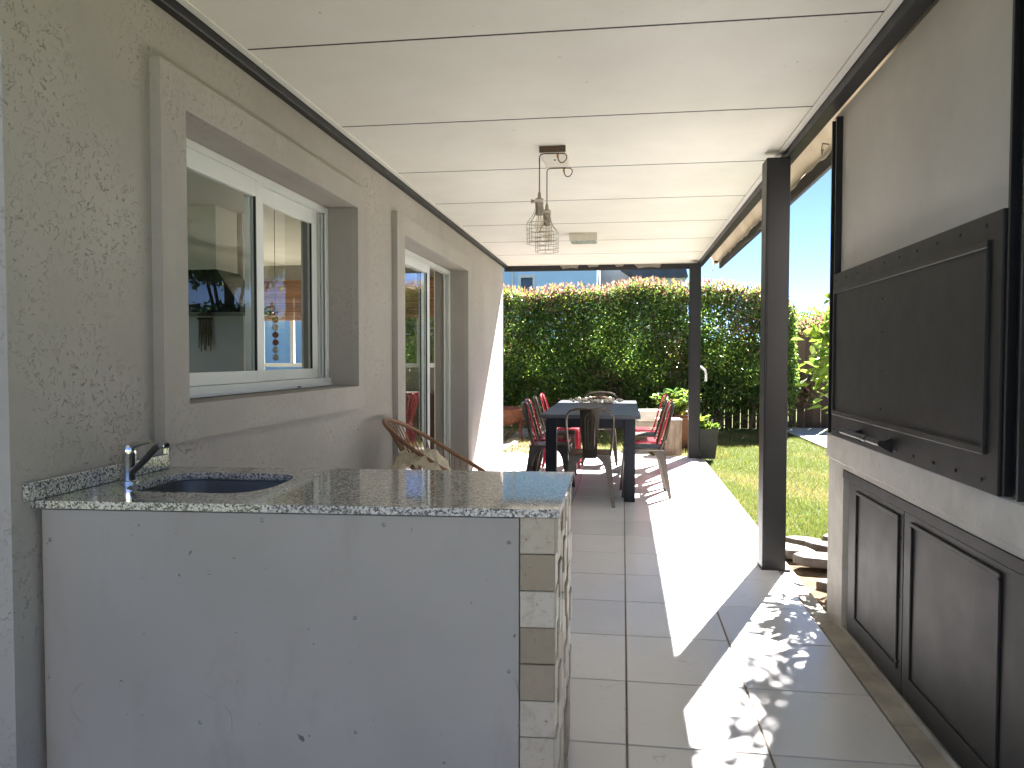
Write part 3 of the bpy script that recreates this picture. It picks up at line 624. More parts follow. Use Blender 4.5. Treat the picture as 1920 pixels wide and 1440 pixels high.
# ceiling pendant pair
cpl = empty('pendant_plate', (-0.42, 4.8, ZC), 0, 'white rectangular ceiling plate with two looped cords above cage lamps', 'ceiling plate')
MB().box(-0.075, 0.075, -0.2, 0.2, -0.035, 0.0, 0.003).build('plate', 'lamp_white', cpl)
MB().box(-0.078, 0.078, -0.206, -0.199, -0.037, 0.0, 0.001).build('end_cap', 'wood_dark', cpl)
MB().ball((0, -0.02, -0.036), 0.008, 8, 6).build('screw', 'screw', cpl, True)
def cage_lamp(x_, y_, zt, lb, sgn):
    L_ = empty('cage_lamp', (x_, y_, zt - 0.30), 0, lb, 'pendant lamp', 'wire cage lamps on the patio ceiling')
    # local z 0 = cage bottom, 0.30 = cord entry
    MB().lathe([(0.006, 0.31), (0.010, 0.295), (0.012, 0.27), (0.024, 0.268), (0.026, 0.245), (0.022, 0.215), (0.022, 0.17), (0.019, 0.168)][::-1], n=16).build('socket', 'lamp_metal', L_, True)
    MB().lathe([(0.0005, 0.066), (0.02, 0.072), (0.03, 0.098), (0.024, 0.13), (0.013, 0.165), (0.013, 0.175)], n=16).build('bulb', 'bulb_glass', L_, True)
    MB().box(-0.045, -0.02, -0.008, 0.008, 0.246, 0.262, 0.002).box(-0.05, -0.044, -0.014, 0.014, 0.242, 0.266, 0.002).build('clamp', 'lamp_metal', L_)
    MB().box(-0.03, 0.03, -0.03, 0.03, 0.244, 0.262, 0.01, 2).build('collar', 'lamp_white', L_)
    cg = MB(); nv = 8; rr = 0.075
    for q in range(nv):
        a = 2 * math.pi * (q + 0.3) / nv; ca, sa = math.cos(a), math.sin(a)
        prof = [(0.023, 0.225), (0.028, 0.195), (0.045, 0.16), (0.068, 0.135), (rr, 0.12), (rr, 0.06), (rr * 0.97, 0.0)]
        cg.tube([(r * ca, r * sa, z) for r, z in prof], 0.0017, 5)
    for z in (0.12, 0.082, 0.055, 0.026, 0.0):
        cg.tube([(rr * math.cos(2 * math.pi * q / 24), rr * math.sin(2 * math.pi * q / 24), z) for q in range(24)], 0.0017, 5, closed=True)
    cg.build('wire_cage', 'lamp_metal', L_, True)
    zc = ZC - (zt - 0.30)
    px, py = (-0.36 - x_), (0.03)                   # where the loop enters the plate
    MB().tube([(0, 0, 0.30), (0, 0, zc - 0.06), (0.006, 0, zc - 0.045), (0.022, 0, zc - 0.039), (0.10, 0, zc - 0.039), (0.150, 0, zc - 0.041), (0.164, 0, zc - 0.055), (0.160, 0.005, zc - 0.075),
               (0.145, 0.012, zc - 0.09), (0.125, 0.016, zc - 0.09), (0.112, 0.018, zc - 0.075), (0.108, 0.018, zc - 0.035)], 0.0035, 6).build('cord', 'wood_dark', L_, True)
    MB().lathe([(0.007, 0.0), (0.007, 0.024), (0.005, 0.026)], (0.108, 0.018, zc - 0.062), 10).build('cord_grip', 'brass', L_, True)
cage_lamp(-0.50, 4.62, 2.285, 'wire cage pendant lamp hanging beside the plate end with dark cap', 1)
cage_lamp(-0.49, 4.98, 2.285, 'wire cage pendant lamp hanging on the table side of its twin', 1)
fl = empty('flush_light', (-0.40, 7.92, ZC), 0, 'small square flush ceiling light with speckled glass underside', 'ceiling light')
MB().box(-0.14, 0.14, -0.11, 0.11, -0.075, 0.0, 0.003).build('housing', 'lamp_white', fl)
MB().box(-0.128, 0.128, -0.098, 0.098, -0.083, -0.074, 0.002).build('glass_panel', 'frosted', fl)

# ------------------------------------------------------------------ barbecue
bb = empty('barbecue', (1.4, 3.0, 0), 0, 'built-in brick barbecue with black steel guillotine door and lower cabinet doors', 'barbecue')
bb.location = (0, 0, 0)
BX = 1.036; BY0, BY1 = 1.86, 4.06; BD = 1.80
grid_wall('masonry', 'bbq_paint', BX, BD, [BY0, 2.0, 3.80, BY1], [-0.1, 0.775, 0.925], lambda u, z: not (2.0 < u < 3.80 and z < 0.775), 'X', bb)
MB().box(BX + 0.003, BD, BY0 + 0.003, BY1 - 0.003, 0.926, 2.496, 0.004).build('chimney_breast', 'plaster_grey', bb)
box('chimney', 'plaster_grey', 1.09, 1.7, 2.3, 3.4, 2.66, 3.7, bb)
MB().box(BX - 0.012, BX + 0.2, BY0 - 0.006, BY1 + 0.006, 0.80, 0.924, 0.006).build('ledge', 'bbq_paint', bb)
# side rails of the lifting door
for (ya, yb) in ((3.90, 3.985), (2.13, 2.215)):
    r_ = MB().box(BX - 0.028, BX + 0.002, ya, ya + 0.012, 0.93, 2.455, 0.001).box(BX - 0.028, BX + 0.002, yb - 0.012, yb, 0.93, 2.455, 0.001).box(BX - 0.008, BX + 0.002, ya + 0.012, yb - 0.012, 0.93, 2.455, 0.001)
    r_.build('door_rail', 'steel_paint', bb)
MB().tube([(BX - 0.012, 3.94, 1.62), (BX - 0.012, 3.94, 1.80)], 0.003, 6).build('cable', 'screw', bb)
MB().box(BX - 0.018, BX - 0.006, 3.932, 3.948, 1.765, 1.80, 0.002).build('cable_clamp', 'chrome', bb)
gd = empty('guillotine_door'); gd.parent = bb
dx = BX - 0.034
MB().box(dx, BX - 0.012, 2.225, 3.895, 0.926, 1.70, 0.003).build('plate', 'bbq_steel', gd)
for (ya, yb, za, zb) in ((2.295, 3.865, 1.604, 1.626), (2.295, 3.865, 1.030, 1.052), (2.295, 2.317, 1.0525, 1.6035), (3.843, 3.865, 1.0525, 1.6035)):
    MB().box(dx - 0.009, dx + 0.004, ya, yb, za, zb, 0.003).build('moulding', 'bbq_steel', gd)
rv = MB().ball((0, 0, 0), 0.006, 8, 5, (0.5, 1, 1)).mesh('rivet', 'bbq_steel', True)
for q in range(10): link('rivet', rv, gd, (dx - 0.001, 2.32 + q * 0.17, 1.668))
for q in range(10): link('rivet', rv, gd, (dx - 0.001, 2.32 + q * 0.17, 0.958))
for z_ in (1.10, 1.25, 1.40, 1.53): link('rivet', rv, gd, (dx - 0.001, 3.18, z_))
MB().tube([(dx - 0.06, 2.98, 0.985), (dx - 0.06, 3.49, 0.985)], 0.012, 12).tube([(dx - 0.06, 3.14, 0.985), (dx - 0.06, 3.20, 0.985)], 0.014, 12).build('handle', 'steel_paint', gd, True)
for y_ in (3.05, 3.42):
    m = MB(); t = m.b
    for s_ in (-0.004, 0.004): pass
    m.prism([(0, 0), (0, 1), (1, 0.4)], 0, 1); bmesh.ops.transform(t, verts=t.verts, matrix=Matrix(((-0.062, 0, 0, dx + 0.004), (0, 0, 0.008, y_), (0, -0.06, 0, 1.0), (0, 0, 0, 1))))
    m.build('handle_bracket', 'steel_paint', gd)
# lower cabinet
MB().box(BX + 0.002, BD, 2.001, 3.799, -0.1, 0.03).build('plinth', 'concrete', bb)
MB().box(BX + 0.03, BX + 0.06, 2.0, 3.80, 0.031, 0.774).build('cabinet_back', 'bbq_steel', bb)
MB().box(BX - 0.004, BX + 0.03, 2.002, 3.798, 0.735, 0.774, 0.002).build('cabinet_rail', 'bbq_steel', bb)
for (ya, yb, pa, pb) in ((3.02, 3.72, 3.06, 3.60), (2.03, 3.016, 2.27, 2.94)):
    cdn = empty('cabinet_door'); cdn.parent = bb
    MB().box(BX + 0.004, BX + 0.028, ya, yb, 0.035, 0.733, 0.003).build('plate', 'bbq_steel', cdn)
    for (u0, u1, za, zb) in ((pa, pb, 0.690, 0.706), (pa, pb, 0.118, 0.134), (pa, pa + 0.016, 0.1345, 0.6895), (pb - 0.016, pb, 0.1345, 0.6895)):
        MB().box(BX - 0.004, BX + 0.006, u0, u1, za, zb, 0.003).build('moulding', 'bbq_steel', cdn)
    for z_ in (0.15, 0.4, 0.62): link('rivet', rv, cdn, (BX + 0.003, ya + 0.03, z_))

# ------------------------------------------------------------------ sink counter
co = empty('sink_counter', (-0.9, 2.2, 0), 0, 'outdoor counter with speckled granite top, white front board and stone tiled end', 'counter')
co.location = (0, 0, 0)
CZ = 0.91; TH = 0.021
A_, B_, C_, D_ = (W - 0.001, 1.872), (-0.158, 1.955), (-0.163, 2.614), (W - 0.001, 2.535)
sink_c = (-1.265, 2.236); sx_, sy_ = 0.212, 0.185
def rrect(cx, cy, hx, hy, r, n=8):
    out = []
    for (qx, qy, a0) in ((1, 1, 0), (-1, 1, 90), (-1, -1, 180), (1, -1, 270)):
        for k_ in range(n + 1):
            a = R(a0 + 90 * k_ / n); out.append((cx + qx * (hx - r) + r * math.cos(a), cy + qy * (hy - r) + r * math.sin(a)))
    return out
hole = rrect(*sink_c, sx_, sy_, 0.09)
def edge_pt(p):         # ray from the sink centre to the counter outline
    c = Vector(sink_c); d = Vector(p) - c; best = None
    poly = [Vector(A_), Vector(B_), Vector(C_), Vector(D_)]
    for a, b in zip(poly, poly[1:] + poly[:1]):
        e = b - a; den = d.x * e.y - d.y * e.x
        if abs(den) < 1e-9: continue
        t_ = ((a - c).x * e.y - (a - c).y * e.x) / den; u_ = ((a - c).x * d.y - (a - c).y * d.x) / den
        if t_ > 0 and -1e-6 <= u_ <= 1 + 1e-6 and (best is None or t_ < best): best = t_
    return c + d * best
m = MB(); t = m.b
# add rays through the four corners so that the outline is exact
pts_h = list(hole)
for cpt in (A_, B_, C_, D_):
    d = Vector(cpt) - Vector(sink_c); ang = math.atan2(d.y, d.x)
    i_ = min(range(len(pts_h)), key=lambda k_: abs((math.atan2(pts_h[k_][1] - sink_c[1], pts_h[k_][0] - sink_c[0]) - ang + math.pi) % (2 * math.pi) - math.pi))
    rr_ = math.hypot(pts_h[i_][0] - sink_c[0], pts_h[i_][1] - sink_c[1]); pts_h[i_] = (sink_c[0] + rr_ * math.cos(ang), sink_c[1] + rr_ * math.sin(ang))
out_ = [edge_pt(p) for p in pts_h]
ring = lambda P, z: [t.verts.new((p[0], p[1], z)) for p in P]
ih, oh, il, ol = ring(pts_h, CZ), ring(out_, CZ), ring(pts_h, CZ - TH), ring(out_, CZ - TH)
n_ = len(pts_h)
for q in range(n_):
    r_ = (q + 1) % n_
    t.faces.new((ih[q], ih[r_], oh[r_], oh[q])); t.faces.new((il[q], ol[q], ol[r_], il[r_]))
    t.faces.new((oh[q], oh[r_], ol[r_], ol[q])); t.faces.new((ih[q], il[q], il[r_], ih[r_]))
m.build('countertop', 'granite', co)
m = MB(); t = m.b                                      # basin
prof = [(1.015, CZ - TH - 0.001), (1.015, CZ - TH - 0.004), (0.985, CZ - TH - 0.006), (0.96, CZ - 0.15), (0.88, CZ - 0.175), (0.0, CZ - 0.18)]
rings = [[t.verts.new((sink_c[0] + (p[0] - sink_c[0]) * s_, sink_c[1] + (p[1] - sink_c[1]) * s_, z_)) for p in hole] for s_, z_ in prof[:-1]]
for Aa, Bb in zip(rings, rings[1:]):
    for q in range(len(hole)): t.faces.new((Aa[q], Aa[(q + 1) % len(hole)], Bb[(q + 1) % len(hole)], Bb[q]))
t.faces.new(rings[-1]); m.build('basin', 'stainless', co, True)
MB().lathe([(0.0005, 0.0), (0.032, 0.001), (0.038, 0.004), (0.040, 0.0)], (sink_c[0], sink_c[1], CZ - 0.176), 18).build('drain', 'chrome', co, True)
MB().box(W + 0.001, W + 0.020, 1.842, 2.49, CZ + 0.001, CZ + 0.052, 0.002).build('backsplash', 'granite', co)
# body, board, stone end
def lerp_front(x): return A_[1] + (x - A_[0]) / (B_[0] - A_[0]) * (B_[1] - A_[1])
def slab(x0_, x1_, dy0, dy1, z0, z1, bev=0.001):
    return MB().prism([(x0_, lerp_front(x0_) + dy0), (x1_, lerp_front(x1_) + dy0), (x1_, lerp_front(x1_) + dy1), (x0_, lerp_front(x0_) + dy1)], z0, z1, bev)
zt = CZ - TH - 0.001
slab(W + 0.002, -0.19, 0.04, 0.05, 0.0, zt - 0.002, 0).build('carcass', 'concrete', co)
slab(W + 0.03, -0.19, 0.60, 0.635, 0.0, zt - 0.002, 0).build('carcass', 'concrete', co)
slab(-0.262, -0.192, 0.052, 0.598, 0.0, zt - 0.002, 0).build('carcass', 'concrete', co)
slab(W + 0.022, -0.2635, 0.012, 0.024, 0.012, zt - 0.004, 0.001).build('front_board', 'counter_board', co)
scw = MB().ball((0, 0, 0), 0.0055, 8, 5, (1, 0.5, 1)).mesh('screw', 'screw', True)
for (x_, z_) in ((-1.55, 0.80), (-1.56, 0.42), (-1.13, 0.31), (-0.62, 0.86), (-0.29, 0.82), (-0.29, 0.48), (-0.70, 0.61), (-0.70, 0.30), (-0.31, 0.20), (-0.95, 0.865), (-1.1, 0.72), (-1.02, 0.10), (-1.35, 0.12)):
    link('screw', scw, co, (x_, lerp_front(x_) + 0.0115, z_))
tp = 0.0965; nrow = 9
for q in range(nrow):
    z1 = zt - 0.001 - q * tp; z0 = max(z1 - tp + 0.002, 0.001)
    m = slab(-0.2605, -0.170, 0.008 + RNG.uniform(-0.002, 0.002), 0.0385, z0, z1, 0.002); m.build('stone_tile', 'travertine_tan' if q in (1, 3, 4, 7) else 'travertine', co)
ye0 = lerp_front(-0.18) + 0.012; ncol = 7; tw = 0.60 / ncol
for c_ in range(ncol):
    offz = (0.0, 0.05, 0.02, 0.07, 0.01, 0.045, 0.03)[c_]
    zz = zt - 0.001
    q = 0
    while zz > 0.02:
        hgt = tp - (offz if q == 0 else 0); z0 = max(zz - hgt + 0.0025, 0.001)
        px_ = RNG.uniform(-0.006, 0.004)
        MB().box(-0.189, -0.166 + px_, ye0 + c_ * tw + 0.0015, ye0 + (c_ + 1) * tw - 0.0015, z0, zz, 0.004).build('stone_tile', 'travertine_tan' if RNG.uniform() < 0.35 else 'travertine', co)
        zz -= hgt; q += 1
# mixer tap
tpx, tpy = -1.522, 2.19
fa = empty('mixer_tap', (tpx, tpy, CZ), 0, 'chrome mixer tap with dark angled spout beside the sink', 'tap')
MB().lathe([(0.026, 0.0), (0.026, 0.006), (0.0215, 0.008), (0.0215, 0.085), (0.0225, 0.088), (0.0225, 0.105), (0.019, 0.118), (0.0005, 0.121)], n=24).build('body', 'chrome', fa, True)
MB().tube([(0.0, 0, 0.108), (0.02, -0.004, 0.117), (0.05, -0.008, 0.124), (0.085, -0.012, 0.129)], [0.013, 0.011, 0.007, 0.0045], 10).build('lever', 'chrome', fa, True)
MB().tube([(0.012, -0.006, 0.03), (0.04, -0.012, 0.052), (0.075, -0.02, 0.082), (0.105, -0.026, 0.110), (0.118, -0.029, 0.118), (0.132, -0.032, 0.121)], 0.0105, 12).build('spout', 'spout_grey', fa, True)
MB().tube([(0.130, -0.032, 0.1215), (0.136, -0.033, 0.1215), (0.148, -0.036, 0.121), (0.152, -0.037, 0.120)], [0.012, 0.0125, 0.0125, 0.011], 12).lathe([(0.009, 0.0), (0.0095, 0.016)], (0.146, -0.0355, 0.098), 12).build('aerator', 'chrome', fa, True)

# ------------------------------------------------------------------ dining table and chairs
TXc = -0.288
tb = empty('dining_table', (TXc, 8.13, 0), 0, 'long dark blue-black dining table on thick square legs', 'table')
TLx, TLy, TZ = 0.45, 1.20, 0.785
MB().box(-TLx, TLx, -TLy, TLy, TZ - 0.035, TZ, 0.004).build('tabletop', 'table_top', tb)
MB().box(-TLx + 0.06, TLx - 0.06, -TLy + 0.05, -TLy + 0.075, TZ - 0.12, TZ - 0.036).build('apron', 'table_paint', tb)
MB().box(-TLx + 0.06, TLx - 0.06, TLy - 0.075, TLy - 0.05, TZ - 0.12, TZ - 0.036).build('apron', 'table_paint', tb)
for s_ in (-1, 1): MB().box(s_ * (TLx - 0.06) - 0.012, s_ * (TLx - 0.06) + 0.012, -TLy + 0.08, TLy - 0.08, TZ - 0.12, TZ - 0.036).build('apron', 'table_paint', tb)
for sx in (-1, 1):
    for sy in (-1, 1):
        cx, cy = sx * (TLx - 0.095), sy * (TLy - 0.075)
        MB().box(cx - 0.05, cx + 0.05, cy - 0.05, cy + 0.05, 0.0, TZ - 0.036, 0.004).build('leg', 'table_paint', tb)
def chair(name):
    r = empty(name)
    st = MB().box(-0.185, 0.185, -0.185, 0.19, 0.432, 0.458, 0.010, 3).build('seat', 'gunmetal', r, True)
    MB().box(-0.15, 0.15, -0.145, 0.155, 0.4575, 0.462, 0.002).build('seat_dish', 'gunmetal', r)
    for sx in (-1, 1):
        for sy in (-1, 1):
            top = Vector((sx * 0.183, sy * 0.183 , 0.44)); ft = Vector((sx * 0.222, 0.215 if sy > 0 else -0.245, 0.0))
            m = MB(); t = m.b; rings = []
            for z_, wd in ((0.44, 0.135), (0.415, 0.105), (0.385, 0.078), (0.34, 0.060), (0.26, 0.050), (0.12, 0.040), (0.012, 0.030), (0.0, 0.030)):
                c = ft.lerp(top, z_ / 0.44); xs = (c.x, c.x - sx * wd); ysr = (c.y, c.y - sy * wd); th = 0.012 + wd * 0.06
                prof = [(xs[0], ysr[0]), (xs[1], ysr[0]), (xs[1], ysr[0] - sy * th), (xs[0] - sx * th, ysr[0] - sy * th), (xs[0] - sx * th, ysr[1]), (xs[0], ysr[1])]
                rings.append([t.verts.new((p[0], p[1], z_)) for p in prof])
            for A, B in zip(rings, rings[1:]):
                for q in range(6): t.faces.new((A[q], A[(q + 1) % 6], B[(q + 1) % 6], B[q]))
            t.faces.new(rings[0]); t.faces.new(rings[-1][::-1]); m.build('leg', 'gunmetal', r)
    path = [(-0.178, -0.14, 0.44), (-0.188, -0.165, 0.52), (-0.200, -0.20, 0.64), (-0.204, -0.232, 0.755), (-0.196, -0.25, 0.808), (-0.170, -0.262, 0.840), (-0.12, -0.268, 0.856), (0, -0.272, 0.862)]
    path += [(-p[0], p[1], p[2]) for p in path[-2::-1]]
    MB().tube(path, 0.0105, 8).build('back_frame', 'gunmetal', r, True)
    m = MB(); t = m.b; n1 = 10; rows = []
    for q in range(n1 + 1):
        f = q / n1; z_ = 0.42 + f * 0.435; y_ = -0.188 - 0.082 * f ** 1.1; hw = 0.058 + 0.030 * f
        rows.append([t.verts.new((x_ * hw, y_ + (0.012 * (1 - x_ * x_)) * -1 * f, z_)) for x_ in (-1, -0.5, 0, 0.5, 1)])
    for A, B in zip(rows, rows[1:]):
        for q in range(4): t.faces.new((A[q], A[q + 1], B[q + 1], B[q]))
    bmesh.ops.solidify(t, geom=t.faces[:], thickness=0.004); sp = m.build('splat', 'gunmetal', r, True)
    for (hw, za, zb) in ((0.042, 0.50, 0.815), (0.018, 0.545, 0.77)):
        pts = []
        for k_ in range(28):
            a = 2 * math.pi * k_ / 28; z_ = (zb - hw if math.sin(a) >= 0 else za + hw) + hw * math.sin(a); x_ = hw * math.cos(a)
            f = (z_ - 0.42) / 0.435; h_ = 0.058 + 0.030 * f
            y_ = -0.188 - 0.082 * f ** 1.1 - 0.012 * (1 - (x_ / h_) ** 2) * f - 0.003
            pts.append((x_, y_, z_))
        MB().tube(pts, 0.0042, 6, closed=True).build('ridge', 'gunmetal', sp, True)
    return r
proto = chair('metal_chair'); kids(proto); RED = {}
def paint(o, mat):
    for ch in KIDS.get(o.name, []):
        key = (ch.data.name, mat)
        if key not in RED:
            me = ch.data.copy(); me.materials[0] = MT[mat]; RED[key] = me
        ch.data = RED[key]; paint(ch, mat)
def place(o, x, y, rz, lb, mat=None):
    o.location = (x, y, 0); o.rotation_euler[2] = rz; tag(o, lb, 'chair', 'metal chairs around the dining table')
    if mat: paint(o, mat)
chs = [
    (-0.285, 6.905, 0.03, 'gunmetal steel chair at the table end facing the sink counter', None),
    (-0.27, 9.52, math.pi, 'gunmetal steel chair at the table end nearest the hedge', None),
    (0.20, 7.40, math.pi / 2 + 0.05, 'gunmetal steel chair nearest the sink counter on the lawn side of the table', None),
    (0.23, 8.05, math.pi / 2, 'red steel chair second from the sink counter, lawn side of table', 'red_enamel'),
    (0.22, 8.62, math.pi / 2 - 0.04, 'gunmetal steel chair third from the sink counter, lawn side of table', None),
    (0.25, 9.28, math.pi / 2 + 0.08, 'red steel chair nearest the hedge on the lawn side of the table', 'red_enamel'),
    (-0.69, 7.50, -math.pi / 2 - 0.05, 'gunmetal steel chair nearest the sink counter on the house side of the table', None),
    (-0.73, 8.10, -math.pi / 2, 'red steel chair second from the sink counter, house side of table', 'red_enamel'),
    (-0.72, 8.70, -math.pi / 2 + 0.05, 'gunmetal steel chair third from the sink counter, house side of table', None),
    (-0.70, 9.25, -math.pi / 2, 'red steel chair nearest the hedge on the house side of the table', 'red_enamel')]
copies = [proto] + [dup_tree(proto) for _ in chs[1:]]
for o, a in zip(copies, chs): place(o, *a)
for ch in KIDS[copies[0].name]:
    if ch.name.startswith('seat_dish'): ch.data = ch.data.copy(); ch.data.materials[0] = MT['seat_wood']
# things on the table
rn = MB(); prev = None
for q in range(41):
    y_ = 7.02 + q * 0.05; e = 0.012 * math.sin(q * 1.9)
    row = [rn.b.verts.new((TXc + x_ * (0.16 + e), y_, TZ + 0.004 + 0.0015 * math.sin(q * 0.9 + x_ * 3))) for x_ in (-1, -0.5, 0, 0.5, 1)]
    if prev:
        for k_ in range(4): rn.b.faces.new((prev[k_], row[k_], row[k_ + 1], prev[k_ + 1]))
    prev = row
bmesh.ops.solidify(rn.b, geom=rn.b.faces[:], thickness=0.003); o = rn.build('table_runner', 'lace'); tag(o, 'grey lace runner lying along the dark dining table', 'runner')
gar = empty('bead_garland', (TXc, 8.8, TZ + 0.008), 0, 'loose heap of white wooden beads on the lace runner', 'garland')
for q in range(46):
    a = q * 0.41; r_ = 0.05 + 0.0026 * q
    px, py = (r_ * 1.5 * math.cos(a) * 1.2 + 0.03 * math.sin(q * 2.1), r_ * 2.0 * math.sin(a) - 0.1)
    MB().ball((px, py, 0.016 + 0.022 * abs(math.sin(q * 1.3))), 0.018 + 0.006 * math.sin(q * 3.3), 8, 6).build('bead', 'bead_white', gar, True)
MB().tube([(-0.18, -0.3, 0.01), (-0.05, -0.1, 0.05), (0.08, 0.05, 0.055), (0.2, 0.2, 0.02)], [0.006, 0.012, 0.011, 0.005], 7).build('twig', 'twine', gar, True)
MB().tube([(0.22, -0.25, 0.01), (0.08, -0.1, 0.05), (-0.05, 0.1, 0.05), (0.02, 0.3, 0.02)], [0.005, 0.010, 0.011, 0.006], 7).build('twig', 'twine', gar, True)

# ------------------------------------------------------------------ acapulco chair with fleece
ac = empty('cord_chair', (-1.13, 4.93, 0), R(6), 'round wicker cord lounge chair against the wall behind the counter', 'chair')
def ringpt(a):          # local: +x front, y width
    u, v = math.cos(a), math.sin(a)
    wdt = 0.36 * (1 + 0.08 * u)
    x_ = -0.42 * u if u > 0 else -0.44 * u
    z_ = 0.62 + (0.27 * u if u > 0 else 0.24 * u)
    return Vector((x_ * 1.0, wdt * v, z_))
NR = 48
MB().tube([ringpt(2 * math.pi * k_ / NR) for k_ in range(NR)], 0.014, 10, closed=True).build('rim', 'rattan', ac, True)
hub = Vector((0.02, 0, 0.30)); HR = 0.075
MB().tube([hub + Vector((HR * math.cos(2 * math.pi * k_ / 24), HR * math.sin(2 * math.pi * k_ / 24), -0.01 * math.cos(2 * math.pi * k_ / 24))) for k_ in range(24)], 0.008, 8, closed=True).build('hub_ring', 'black_cord', ac, True)
NC = 62
for k_ in range(NC):
    a = 2 * math.pi * (k_ + 0.5) / NC; p = ringpt(a); h_ = hub + Vector((-HR * math.cos(a), HR * math.sin(a), 0))
    mid = p.lerp(h_, 0.55) + Vector((0, 0, -0.035))
    MB().tube([p, mid, h_], 0.0042, 5).build('cord', 'black_cord' if k_ in (6, 7, 30, 50) else 'rattan', ac, True)
for (fx_, fy_) in ((0.30, 0.27), (0.30, -0.27), (-0.28, 0.0)):
    a0 = Vector((fx_, fy_, 0.0)); a1 = hub + Vector((fx_ * 0.22, fy_ * 0.25, -0.015)); MB().tube([a0, a1], 0.010, 8).build('leg', 'black_cord', ac, True)
m = MB(); t = m.b; nu, nv = 34, 26; gridv = []
for i in range(nu + 1):
    row = []
    for j in range(nv + 1):
        u, v = i / nu * 2 - 1, j / nv * 2 - 1
        x_ = 0.02 + u * 0.30; y_ = v * (0.27 - 0.05 * u * u)
        rad = math.hypot(u, v)
        z_ = 0.46 + 0.23 * math.exp(-((u + 0.15) / 0.85) ** 4) * (0.85 + 0.15 * math.cos(v * 2.5)) - 0.06 * max(rad - 0.9, 0)
        z_ += 0.022 * math.sin(u * 7 + v * 3) * math.cos(v * 6 - u * 2) + 0.012 * math.sin(u * 19 + 1) * math.sin(v * 17) + RNG.normal(0, 0.005)
        row.append(t.verts.new((x_ + RNG.normal(0, 0.004), y_ + RNG.normal(0, 0.004), z_)))
    gridv.append(row)
for i in range(nu):
    for j in range(nv): t.faces.new((gridv[i][j], gridv[i + 1][j], gridv[i + 1][j + 1], gridv[i][j + 1]))
bmesh.ops.solidify(t, geom=t.faces[:], thickness=-0.05)
fle = m.build('sheepskin', 'fleece', None, True); fle.location = (-1.24, 4.68, 0.02); fle.scale = (0.78, 0.75, 1.0); fle.rotation_euler[2] = R(6)
tag(fle, 'cream sheepskin bunched on the seat of the cord chair', 'sheepskin')

# ------------------------------------------------------------------ garden things near the patio
fp = empty('fire_pit', (-1.93, 12.2, -0.04), 0, 'rusty iron fire bowl on three legs past the house corner', 'fire pit')
MB().lathe([(0.0005, 0.24), (0.16, 0.25), (0.30, 0.31), (0.385, 0.42), (0.40, 0.50), (0.415, 0.515), (0.41, 0.53), (0.385, 0.51), (0.29, 0.34), (0.0005, 0.27)], n=32).build('bowl', 'rust', fp, True)
for q in range(3):
    a = R(20 + 120 * q); MB().tube([(0.33 * math.cos(a), 0.33 * math.sin(a), 0.36), (0.31 * math.cos(a), 0.31 * math.sin(a), 0.18), (0.33 * math.cos(a), 0.33 * math.sin(a), 0.0)], [0.05, 0.032, 0.02], 8).build('leg', 'rust', fp, True)
pb = empty('planter_box', (0.62, 10.62, -0.01), 0.05, 'weathered tan upright box planter beside the far patio post', 'planter')
MB().box(-0.165, 0.165, -0.165, 0.165, 0.0, 0.47, 0.008, 2).build('body', 'weathered_box', pb)
MB().box(-0.17, 0.17, -0.17, 0.17, 0.471, 0.485, 0.004).build('rim', 'concrete_pale', pb)
wb = empty('stone_block', (0.40, 11.25, -0.05), 0.2, 'pale stone block behind the red chairs', 'block')
MB().box(-0.2, 0.2, -0.15, 0.15, 0.0, 0.44, 0.02, 2).build('core', 'concrete', wb); MB().box(-0.21, 0.21, -0.16, 0.16, 0.441, 0.60, 0.025, 2).build('cap', 'concrete_pale', wb)
tc = empty('round_pot', (0.86, 11.9, -0.05), 0, 'low rusty brown round pot behind the box planter', 'pot')
MB().lathe([(0.17, 0.0), (0.24, 0.10), (0.28, 0.26), (0.30, 0.42), (0.315, 0.43), (0.315, 0.46), (0.285, 0.46), (0.26, 0.40), (0.0005, 0.39)], n=28).build('body', 'terracotta', tc, True)
def fronds(name, loc, n, h, spread, lb, mats, lw):
    p = empty(name, loc, 0, lb, 'plant'); P = []; D = []
    for q in range(n):
        a = RNG.uniform(0, 2 * math.pi); s_ = spread * RNG.uniform(0.4, 1.0); hh = h * RNG.uniform(0.6, 1.05)
        pts = [Vector((s_ * math.cos(a) * f ** 1.3, s_ * math.sin(a) * f ** 1.3, hh * (1.5 * f - 0.6 * f * f))) for f in (0, 0.25, 0.5, 0.75, 1.0)]
        MB().tube(pts, [0.006, 0.005, 0.004, 0.003, 0.002], 5).build('stem', 'bark', p, True)
        for f in np.linspace(0.2, 1, 14):
            i_ = min(int(f * 4), 3); c = pts[i_].lerp(pts[i_ + 1], f * 4 - i_); dd = (pts[i_ + 1] - pts[i_]).normalized()
            for sg in (-1, 1):
                P.append(c); sd2 = Vector((-math.sin(a), math.cos(a), 0)) * sg; D.append(dd * 0.6 + sd2 * 1.2 - Vector((0, 0, 0.2)))
    o = leaves('foliage', np.array([tuple(v) for v in P]), lw, mats, p, RNG.integers(0, len(mats), len(P)), 0.8, 0.32, np.array([tuple(v) for v in D])); o['kind'] = 'stuff'
fronds('potted_palm', (0.80, 11.9, 0.33), 24, 0.50, 0.30, 'bushy green fern with arching fronds growing in the round pot', ['leaf_mid', 'leaf_lime', 'leaf_dark'], 0.13)
sp_ = empty('square_pot', (1.105, 10.36, -0.02), 0.04, 'black square tapered pot leaning against the far patio post', 'pot')
m = MB(); t = m.b; rg = []
for (hw, z_) in ((0.095, 0.0), (0.13, 0.375), (0.138, 0.378), (0.138, 0.40), (0.126, 0.40), (0.122, 0.36)):
    rg.append([t.verts.new((sx * hw, sy * hw, z_)) for sx, sy in ((-1, -1), (1, -1), (1, 1), (-1, 1))])
